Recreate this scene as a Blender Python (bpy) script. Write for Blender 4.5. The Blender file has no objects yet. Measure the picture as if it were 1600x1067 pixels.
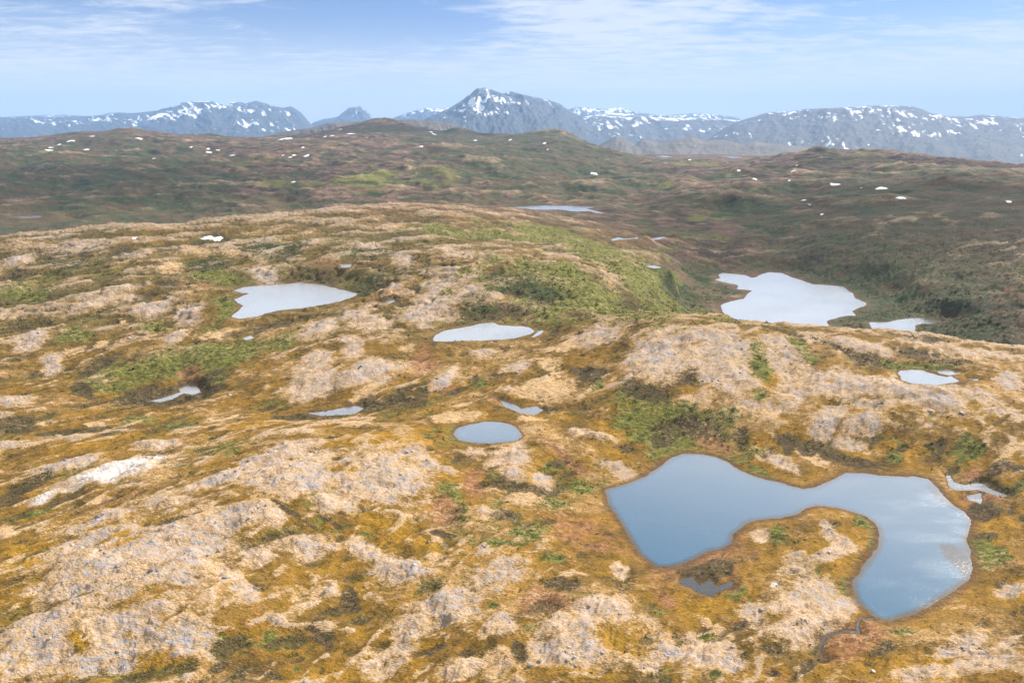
import bpy, math, random
import numpy as np
from mathutils import Vector

C = bpy.context.scene
COL = C.collection
R = math.radians

# ------------------------------------------------------------------ camera, sky, sun, exposure
F = 1067.0                       # focal length in photo pixels (1600 x 1067)
CAMH = 130.0
TH = math.atan((533 - 192) / F)  # pitch below the horizon
CT, ST = math.cos(TH), math.sin(TH)

cam_d = bpy.data.cameras.new("camera")
cam = bpy.data.objects.new("camera", cam_d)
COL.objects.link(cam)
cam_d.sensor_width = 36.0
cam_d.lens = 36.0 * F / 1600.0
cam.location = (0, 0, CAMH)
cam.rotation_euler = (math.pi / 2 - TH, 0, 0)
cam_d.clip_start = 0.5
cam_d.clip_end = 120000
C.camera = cam

SUN_AZ, SUN_EL = R(55), R(39)    # azimuth measured from +Y towards +X
sun_dir = Vector((math.sin(SUN_AZ) * math.cos(SUN_EL), math.cos(SUN_AZ) * math.cos(SUN_EL), math.sin(SUN_EL)))
sd = bpy.data.lights.new("sun", "SUN")
sd.energy = 5.0
sd.angle = R(0.53)
sd.color = (1.0, 0.95, 0.86)
so = bpy.data.objects.new("sun", sd)
COL.objects.link(so)
so.rotation_euler = (-sun_dir).to_track_quat("-Z", "Y").to_euler()

C.view_settings.view_transform = "Standard"
C.view_settings.look = "None"
C.view_settings.gamma = 1.0
C.view_settings.use_curve_mapping = False
C.view_settings.exposure = 0.87


class Nodes:
    """small helper to write node trees"""
    def __init__(self, tree):
        self.t = tree
        self.n = tree.nodes
        self.n.clear()

    def new(self, kind, **kw):
        nd = self.n.new(kind)
        for k, v in kw.items():
            setattr(nd, k, v)
        return nd

    def put(self, sock, v):
        if v is None:
            return
        if isinstance(v, bpy.types.NodeSocket):
            self.t.links.new(v, sock)
        elif isinstance(v, (int, float)) and hasattr(sock.default_value, "__len__"):
            sock.default_value = (v, v, v) if len(sock.default_value) == 3 else (v, v, v, 1)
        elif hasattr(v, "__len__") and len(v) == 3 and len(sock.default_value) == 4:
            sock.default_value = (*v, 1)
        else:
            sock.default_value = v

    def m(self, op, a, b=None, c=None, clamp=False):
        nd = self.new("ShaderNodeMath", operation=op, use_clamp=clamp)
        for i, v in enumerate((a, b, c)):
            self.put(nd.inputs[i], v)
        return nd.outputs[0]

    def mix(self, fac, a, b, blend="MIX"):
        nd = self.new("ShaderNodeMix", data_type="RGBA", blend_type=blend)
        nd.clamp_factor = True
        self.put(nd.inputs[0], fac)
        self.put(nd.inputs[6], a)
        self.put(nd.inputs[7], b)
        return nd.outputs[2]

    def rng(self, v, a, b, c=0.0, d=1.0, smooth=True):
        nd = self.new("ShaderNodeMapRange")
        nd.interpolation_type = "SMOOTHSTEP" if smooth else "LINEAR"
        for i, x in enumerate((v, a, b, c, d)):
            self.put(nd.inputs[i], x)
        return nd.outputs[0]

    def noise(self, vec, scale, detail=4.0, rough=0.55, dist=0.0):
        nd = self.new("ShaderNodeTexNoise")
        self.put(nd.inputs["Vector"], vec)
        nd.inputs["Scale"].default_value = scale
        nd.inputs["Detail"].default_value = detail
        nd.inputs["Roughness"].default_value = rough
        nd.inputs["Distortion"].default_value = dist
        return nd.outputs["Fac"]

    def mapping(self, vec, scale=(1, 1, 1), rot=(0, 0, 0), loc=(0, 0, 0)):
        nd = self.new("ShaderNodeMapping")
        self.put(nd.inputs["Vector"], vec)
        nd.inputs["Scale"].default_value = scale
        nd.inputs["Rotation"].default_value = rot
        nd.inputs["Location"].default_value = loc
        return nd.outputs[0]

    def attr(self, name):
        nd = self.new("ShaderNodeAttribute", attribute_name=name)
        return nd


world = bpy.data.worlds.new("World")
C.world = world
world.use_nodes = True


def build_world():
    W = Nodes(world.node_tree)
    sky = W.new("ShaderNodeTexSky", sky_type="NISHITA")
    sky.sun_disc = False
    sky.sun_elevation = SUN_EL
    sky.sun_rotation = SUN_AZ
    sky.altitude = 600
    sky.air_density = 1.0
    sky.dust_density = 0.6
    sky.ozone_density = 2.0
    tc = W.new("ShaderNodeTexCoord")
    d = tc.outputs["Generated"]
    sp = W.new("ShaderNodeSeparateXYZ")
    W.put(sp.inputs[0], d)
    x, y, z = sp.outputs
    zz = W.m("MAXIMUM", z, 0.0)
    den = W.m("ADD", zz, 0.06)
    cb = W.new("ShaderNodeCombineXYZ")
    W.put(cb.inputs[0], W.m("DIVIDE", x, den))
    W.put(cb.inputs[1], W.m("DIVIDE", y, den))
    pl = cb.outputs[0]
    az = W.m("ARCTAN2", x, y)

    def blob(a0, e0, sa, se):
        u = W.m("DIVIDE", W.m("SUBTRACT", az, a0), sa)
        v = W.m("DIVIDE", W.m("SUBTRACT", z, e0), se)
        q = W.m("ADD", W.m("MULTIPLY", u, u), W.m("MULTIPLY", v, v))
        return W.m("EXPONENT", W.m("MULTIPLY", q, -1.0))

    n1 = W.noise(W.mapping(pl, (0.42, 0.75, 1), (0, 0, 0.5)), 1.0, 8, 0.6, 0.6)
    n2 = W.noise(W.mapping(pl, (1.6, 2.6, 1), (0, 0, 0.25)), 1.6, 9, 0.68, 0.4)
    bias = W.m("MULTIPLY", blob(-0.17, 0.128, 0.17, 0.030), -0.28)
    bias = W.m("ADD", bias, W.m("MULTIPLY", blob(0.47, 0.125, 0.14, 0.022), -0.16))
    bias = W.m("ADD", bias, W.m("MULTIPLY", blob(-0.62, 0.135, 0.10, 0.020), -0.12))
    bias = W.m("ADD", bias, W.m("MULTIPLY", blob(0.14, 0.115, 0.22, 0.045), 0.10))
    bias = W.m("ADD", bias, W.m("MULTIPLY", blob(-0.45, 0.150, 0.12, 0.018), 0.08))
    high = W.m("MULTIPLY", W.rng(z, 0.16, 0.24), W.rng(z, 0.52, 0.36))      # unseen bright cloud sheet added above the frame to whiten the lakes
    bias = W.m("ADD", bias, W.m("MULTIPLY", high, 0.30))
    s = W.m("ADD", W.m("ADD", W.m("MULTIPLY", n1, 0.60), W.m("MULTIPLY", n2, 0.75)), bias)
    cl = W.m("MAXIMUM", W.rng(s, 0.55, 0.84), W.m("MULTIPLY", high, 0.85))
    cl = W.m("MAXIMUM", cl, blob(0.72, 0.50, 0.42, 0.22))  # unseen glow added round the sun to brighten the near lake's right arm
    cloudc = W.mix(W.rng(z, 0.15, 0.22), CLOUD, CLOUD_ADDED)
    veil = W.rng(z, 0.0, 0.15, 0.90, 0.12)      # thin high veil towards the horizon
    col = W.mix(W.m("MULTIPLY", cl, 0.80), W.mix(veil, W.mix(1.0, sky.outputs[0], SKY_TINT, "MULTIPLY"), VEIL), cloudc)
    bg = W.new("ShaderNodeBackground")
    W.put(bg.inputs[0], col)
    bg.inputs[1].default_value = SKY_STRENGTH
    out = W.new("ShaderNodeOutputWorld")
    W.put(out.inputs[0], bg.outputs[0])


SKY_STRENGTH = 0.056
SKY_TINT = (0.50, 0.72, 1.12)
VEIL = (9.9, 10.0, 10.1)
CLOUD = (9.3, 9.6, 10.2)
CLOUD_ADDED = (15.0, 14.8, 14.0)
build_world()


# ------------------------------------------------------------------ numpy tools
def pix(x, y):
    """photo pixel -> slope of its ray: (a = X/Y, s = dz/dY)"""
    v = (np.asarray(y, float) - 533.0) / F
    dy = CT - v * ST
    return ((np.asarray(x, float) - 800.0) / F) / dy, (-ST - v * CT) / dy


def _hash(ix, iy, seed):
    h = (ix.astype(np.uint32) * np.uint32(374761393) + iy.astype(np.uint32) * np.uint32(668265263)
         + np.uint32((seed * 2246822519) & 0xFFFFFFFF))
    h = (h ^ (h >> np.uint32(13))) * np.uint32(1274126177)
    h = h ^ (h >> np.uint32(16))
    return h


def gnoise(x, y, seed=0):
    """2D gradient noise, about -1..1"""
    fx, fy = np.floor(x), np.floor(y)
    ix, iy = fx.astype(np.int64), fy.astype(np.int64)
    u, v = (x - fx).astype(np.float32), (y - fy).astype(np.float32)
    su, sv = u * u * u * (u * (u * 6 - 15) + 10), v * v * v * (v * (v * 6 - 15) + 10)

    def g(dx, dy):
        ang = (_hash(ix + dx, iy + dy, seed) & np.uint32(1023)).astype(np.int32)
        return COS_T[ang] * (u - dx) + SIN_T[ang] * (v - dy)
    a = g(0, 0); b = g(1, 0); c = g(0, 1); d = g(1, 1)
    r = a + su * (b - a)
    return 1.5 * (r + sv * ((c + su * (d - c)) - r))


_an = np.arange(1024) / 1024.0 * 2 * np.pi
COS_T, SIN_T = np.cos(_an).astype(np.float32), np.sin(_an).astype(np.float32)


def fbm(x, y, wl, octs=4, gain=0.5, seed=0, ridged=False):
    r = 0; amp = 1.0; tot = 0
    for k in range(octs):
        n = gnoise(x / wl + 17.3 * k, y / wl - 9.1 * k, seed + k * 31)
        if ridged:
            n = 1 - 2 * np.abs(n)
        r = r + amp * n; tot += amp
        amp *= gain; wl /= 2.03
    return r / tot


def sstep(a, b, v):
    t = np.clip((v - a) / (b - a), 0, 1)
    return t * t * (3 - 2 * t)


def lerp(a, b, t):
    return a + (b - a) * t


def pchip_eval(K, V, q):
    """monotone cubic through knots K (L,n), values V (L,n), evaluated at q (m,) for all n columns -> (m,n)"""
    h = np.diff(K, axis=0); dl = np.diff(V, axis=0) / h
    m = np.zeros_like(V)
    w1 = 2 * h[1:] + h[:-1]; w2 = h[1:] + 2 * h[:-1]
    ok = dl[1:] * dl[:-1] > 0
    with np.errstate(divide="ignore", invalid="ignore"):
        m[1:-1] = np.where(ok, (w1 + w2) / (w1 / dl[:-1] + w2 / dl[1:]), 0)
    m[0] = dl[0]; m[-1] = dl[-1]
    n = K.shape[1]
    out = np.zeros((len(q), n))
    for j in range(n):
        i = np.clip(np.searchsorted(K[:, j], q) - 1, 0, K.shape[0] - 2)
        hh = h[i, j]; t = np.clip((q - K[i, j]) / hh, 0, 1)
        t2 = t * t; t3 = t2 * t
        out[:, j] = (V[i, j] * (2 * t3 - 3 * t2 + 1) + hh * m[i, j] * (t3 - 2 * t2 + t)
                     + V[i + 1, j] * (-2 * t3 + 3 * t2) + hh * m[i + 1, j] * (t3 - t2))
    return out


def smooth1(v, n, passes=3):
    k = np.ones(2 * n + 1) / (2 * n + 1)
    for _ in range(passes):
        p = np.concatenate([np.full(n, v[0]), v, np.full(n, v[-1])])
        v = np.convolve(p, k, "valid")
    return v


def blur2(h, ny, nx, passes=2):
    for _ in range(passes):
        for ax, n in ((0, ny), (1, nx)):
            if n < 1:
                continue
            pad = [(0, 0), (0, 0)]; pad[ax] = (n + 1, n)
            c = np.cumsum(np.pad(h, pad, mode="edge"), axis=ax, dtype=np.float64)
            if ax == 0:
                h = (c[2 * n + 1:] - c[:-2 * n - 1]) / (2 * n + 1)
            else:
                h = (c[:, 2 * n + 1:] - c[:, :-2 * n - 1]) / (2 * n + 1)
    return h


# ------------------------------------------------------------------ base relief: elevation laid out from near to far
# each layer is a line across the land: (photo x, photo y, Y or None, z or None); the missing one follows from the sight line
LAYERS = [
    [(0, 1300, 25, 8), (1600, 1300, 25, 6)],
    [(0, 1067, None, 11), (300, 1067, None, 8), (600, 1067, None, 2), (900, 1067, None, 5), (1150, 1067, None, 1), (1300, 1067, None, .1), (1600, 1067, None, 6)],
    [(0, 900, None, 14), (300, 900, None, 13), (560, 900, None, 5), (700, 900, None, 6), (950, 900, None, 4), (1090, 900, None, .4), (1250, 900, None, 3), (1340, 900, None, .4), (1500, 900, None, .5), (1600, 900, None, 4)],
    [(0, 780, None, 8), (200, 780, None, 13), (400, 780, None, 15), (600, 780, None, 10), (850, 790, None, 4), (950, 780, None, .8), (1100, 780, None, .3), (1500, 780, None, .5), (1600, 780, None, 2.5)],
    [(0, 705, None, 1), (150, 700, None, 6), (270, 690, None, 5), (420, 690, None, 14), (600, 690, None, 13), (763, 676, None, 8), (900, 700, None, 6), (1060, 706, None, .8), (1250, 730, None, 1.2), (1450, 735, None, 1.2), (1600, 700, None, 6)],
    [(0, 630, None, -2), (150, 625, None, -4), (280, 615, None, -4), (420, 635, None, 0), (530, 637, None, 2), (650, 635, None, 5), (830, 635, None, 7.5), (1000, 640, None, 8), (1200, 640, None, 9), (1400, 640, None, 9), (1600, 640, None, 9)],
    [(0, 560, None, -1), (200, 560, None, 1), (400, 560, None, 3), (550, 560, None, 9), (700, 560, None, 6), (860, 560, None, 9), (1000, 560, None, 15), (1100, 555, None, 16.5), (1250, 565, None, 15), (1450, 588, None, 12), (1600, 590, None, 10)],
    [(0, 515, None, 1), (200, 515, None, 4), (380, 510, None, 4), (550, 515, None, 9), (740, 518, None, 6), (860, 514, None, 9), (1000, 508, None, 20), (1100, 508, None, 22), (1200, 517, None, 21), (1300, 526, None, 19), (1400, 532, None, 17), (1500, 543, None, 14), (1600, 555, None, 11)],
    [(0, 470, None, 4), (200, 470, None, 6), (460, 470, None, 4), (600, 470, None, 12), (700, 470, None, 12), (850, 470, None, 13), (930, 470, None, 6), (1000, 470, None, -14), (1050, 475, None, -36), (1090, 485, None, -49), (1130, 500, None, -57), (1230, 520, None, -60), (1350, 522, None, -60), (1480, 535, None, -55), (1600, 540, None, -48)],
    [(0, 430, None, 8), (200, 430, None, 12), (400, 430, None, 10), (600, 430, None, 16), (700, 425, None, 18), (800, 425, None, 18), (900, 425, None, 15), (1000, 430, None, -6), (1060, 438, None, -38), (1140, 432, None, -59), (1230, 428, None, -59), (1330, 455, None, -57), (1450, 470, None, -47), (1600, 470, None, -30)],
    [(0, 395, None, 10), (200, 390, None, 16), (340, 385, None, 15), (500, 385, None, 18), (700, 390, None, 18), (900, 390, None, 3), (1000, 390, None, -25), (1060, 390, None, -45), (1200, 390, None, -50), (1400, 400, None, -30), (1600, 390, 800, None)],
    [(0, 370, None, 14), (150, 358, None, 18), (250, 351, None, 20), (400, 341, None, 20), (540, 324, None, 20), (640, 323, None, 16), (720, 326, None, 8), (800, 331, None, -6), (900, 340, None, -35), (1000, 345, None, -50), (1100, 345, None, -45), (1250, 340, None, -30), (1400, 340, 1080, None), (1600, 330, 1100, None)],
    [(0, 330, 1000, -60), (250, 330, 1150, -62), (540, 330, 1350, -52), (640, 330, 1400, -50), (800, 326, None, -52), (900, 324, None, -54), (1000, 322, 1680, None), (1100, 315, 1600, None), (1250, 310, 1550, None), (1400, 300, 1500, None), (1600, 290, 1500, None)],
    [(0, 300, 1800, None), (300, 290, 1950, None), (540, 280, 2100, None), (700, 270, 2200, None), (900, 280, 2300, None), (1100, 285, 2300, None), (1250, 275, 2050, None), (1400, 268, 2000, None), (1600, 276, 1900, None)],
    [(0, 240, 2900, None), (300, 238, 3000, None), (600, 225, 3400, None), (850, 235, 3100, None), (1000, 258, 3100, None), (1150, 262, 3000, None), (1280, 255, 2500, None), (1450, 255, 2600, None), (1600, 270, 2300, None)],
    [(0, 219, 4000, None), (100, 213, 3900, None), (200, 208, 3800, None), (300, 214, 3900, None), (400, 217, 4200, None), (480, 212, 4400, None), (540, 200, 4600, None), (575, 196, 4700, None), (600, 195, 4700, None), (640, 198, 4700, None), (690, 207, 4600, None), (720, 204, 4500, None), (760, 214, 4400, None), (820, 211, 4000, None), (880, 211, 3900, None), (920, 224, 3900, None), (980, 236, 4000, None), (1060, 243, 4900, None), (1150, 243.5, 4900, None), (1220, 246, 3300, None), (1280, 240, 3000, None), (1310, 243, 3000, None), (1400, 242, 3200, None), (1450, 247, 3200, None), (1500, 256, 3000, None), (1600, 268, 2700, None)],
    [(0, 230, 6600, -330), (1600, 230, 6600, -330)],
    [(0, 210, 60000, -420), (1600, 210, 60000, -420)],
]

A_IN = np.linspace(-0.96, 0.96, 1060)
A_OUT = 0.96 + np.cumsum(np.linspace(0.002, 0.034, 90))
AG = np.concatenate([-A_OUT[::-1], A_IN, A_OUT])
T_ROWS = np.concatenate([np.linspace(math.log(30), math.log(110), 90, endpoint=False),
                         np.linspace(math.log(110), math.log(700), 720, endpoint=False),
                         np.linspace(math.log(700), math.log(5200), 520, endpoint=False),
                         np.linspace(math.log(5200), math.log(31500), 60)])
NA, NT = len(AG), len(T_ROWS)
YG = np.exp(T_ROWS)
YY, AA = np.meshgrid(YG, AG, indexing="ij")
XX = AA * YY


def base_relief():
    fine = np.linspace(-1.5, 1.5, 900)
    lk, lv = [], []
    for lay in LAYERS:
        pts = []
        for x, y, Yd, z in lay:
            a, s = pix(x, y)
            if Yd is None:
                Yd = (z - CAMH) / s
            elif z is None:
                z = CAMH + Yd * s
            pts.append((float(a), math.log(Yd), z))
        p = np.array(pts)
        ns = 5 if p[:, 1].min() < math.log(1400) else 1
        lk.append(smooth1(np.interp(fine, p[:, 0], p[:, 1]), 5, 2))
        lv.append(smooth1(np.interp(fine, p[:, 0], p[:, 2]), ns, 2))
    lk, lv = np.array(lk), np.array(lv)
    for i in range(1, len(lk)):
        bad = lk[i] - lk[i - 1] < 0.03
        lk[i] = np.maximum(lk[i], lk[i - 1] + 0.03)
    K = np.array([np.interp(AG, fine, k) for k in lk])
    V = np.array([np.interp(AG, fine, v) for v in lv])
    K[0] = min(K[0].min(), T_ROWS[0]) - 0.01
    h = pchip_eval(K, V, T_ROWS)
    hb = blur2(h, 6, 6, 2)
    return lerp(hb, blur2(h, 4, 1, 1), sstep(2200, 3000, YY))


def col_of(a):
    return np.interp(a, AG, np.arange(NA))


def row_of(t):
    return np.interp(t, T_ROWS, np.arange(NT))


def sample(H, x, y):
    x = np.asarray(x, float); y = np.asarray(y, float)
    c = col_of(x / y); r = row_of(np.log(np.maximum(y, 31)))
    i = np.clip(r.astype(int), 0, NT - 2); j = np.clip(c.astype(int), 0, NA - 2)
    u = r - i; v = c - j
    return (H[i, j] * (1 - u) * (1 - v) + H[i + 1, j] * u * (1 - v) + H[i, j + 1] * (1 - u) * v + H[i + 1, j + 1] * u * v)


def hit(H, px, py):
    """where the sight lines through photo pixels first meet the land"""
    a, s = pix(np.atleast_1d(px), np.atleast_1d(py))
    res = np.zeros((len(a), 3))
    for k in range(len(a)):
        z = CAMH + YG * s[k]
        g = sample(H, a[k] * YG, YG)
        below = np.nonzero((z < g) & (YG > 60))[0]
        if len(below):
            i = max(below[0], 1)
            d0, d1 = z[i - 1] - g[i - 1], z[i] - g[i]
            f = d0 / (d0 - d1) if d0 > d1 else 0
            Y = YG[i - 1] + f * (YG[i] - YG[i - 1])
        else:
            Y = 4500.0
        res[k] = (a[k] * Y, Y, CAMH + Y * s[k])
    return res


H0 = base_relief()

# broad natural relief: whalebacks that trend from lower left to upper right
ca, sa = math.cos(R(38)), math.sin(R(38))
US, VS = (XX * ca + YY * sa), (-XX * sa + YY * ca)
wx = fbm(XX, YY, 90, 3, 0.5, 101) * 14
wy = fbm(XX, YY, 90, 3, 0.5, 202) * 14
farw = sstep(700, 1800, YY)
edge = 1 - sstep(4200, 5600, YY)
calm = lerp(1.0, 0.45, sstep(0, 1, sstep(520, 620, YY) * (1 - farw)))
rel = 2.6 * fbm(US + wx, (VS + wy) * 1.7, 120, 2, 0.5, 5)
rel = rel + 1.7 * fbm(US + wx, (VS + wy) * 2.0, 42, 3, 0.5, 6)
rel_far = 18 * fbm(US + wx * 3, (VS + wy * 3) * 1.4, 620, 3, 0.5, 15) + 20 * fbm(US + wx, VS + wy, 230, 3, 0.55, 16, True)
KNOBS = [(605, 4650, 30, 150), (575, 4620, 10, 80), (640, 4600, 8, 70), (715, 4500, 24, 110), (760, 4300, 10, 90), (870, 3950, 22, 140), (835, 3900, 12, 80), (125, 3900, 14, 120), (205, 3800, 18, 140),
         (330, 3900, 12, 100), (1280, 3000, 16, 80), (1040, 2900, 12, 80), (780, 2400, 22, 150), (700, 3000, 24, 160), (1330, 2500, 18, 120), (1440, 2000, 18, 110), (1110, 1500, 14, 90),
         (1185, 1450, 16, 90), (1250, 1900, 14, 80), (560, 2400, 14, 90), (380, 2600, 16, 100), (240, 2500, 14, 110), (80, 2600, 18, 130), (300, 1800, 10, 80), (1500, 1400, 16, 100),
         (1390, 1250, 14, 70), (1550, 1700, 16, 110), (480, 3300, 16, 120), (20, 3300, 18, 140), (930, 3300, 16, 130), (1170, 2300, 12, 100), (1020, 2200, 12, 90), (900, 1950, 12, 90)]
knob = np.zeros((NT, NA)); knobh = np.zeros((NT, NA))
kn = fbm(XX, YY, 75, 4, 0.6, 88, True)
for kx, kY, kh, kr in KNOBS:
    ka = float(pix(kx, 215)[0])
    r_lo, r_hi = np.searchsorted(YG, [kY - 3.2 * kr, kY + 3.2 * kr])
    ks = slice(r_lo, r_hi)
    kq = np.hypot((XX[ks] - ka * kY) / (1.25 * kr), (YY[ks] - kY) / kr) + 0.25 * kn[ks]
    kb = np.exp(-kq * kq * 1.3)
    knob[ks] = np.maximum(knob[ks], kb); knobh[ks] += kh * kb * (0.85 + 0.5 * kn[ks])
crest_keep = 1 - 0.45 * np.exp(-((np.log(YY) - math.log(4100)) / 0.16) ** 2)
HM = H0 + (rel * (1 - farw) + rel_far * farw * crest_keep) * edge + knobh

# ------------------------------------------------------------------ what grows and lies where: patches read off the land, with painted shade among them
TILES = {3: (0, 280, 2.964), 4: (534, 280, 2.964), 5: (1067, 280, 2.964),
         6: (0, 640, 2.498), 7: (534, 640, 2.498), 8: (1067, 640, 2.498),
         "A": (0, 130, 3.9525), "B": (400, 130, 3.9525), "C": (800, 130, 3.9525), "D": (1200, 130, 3.9525), 0: (0, 0, 1.0)}
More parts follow.
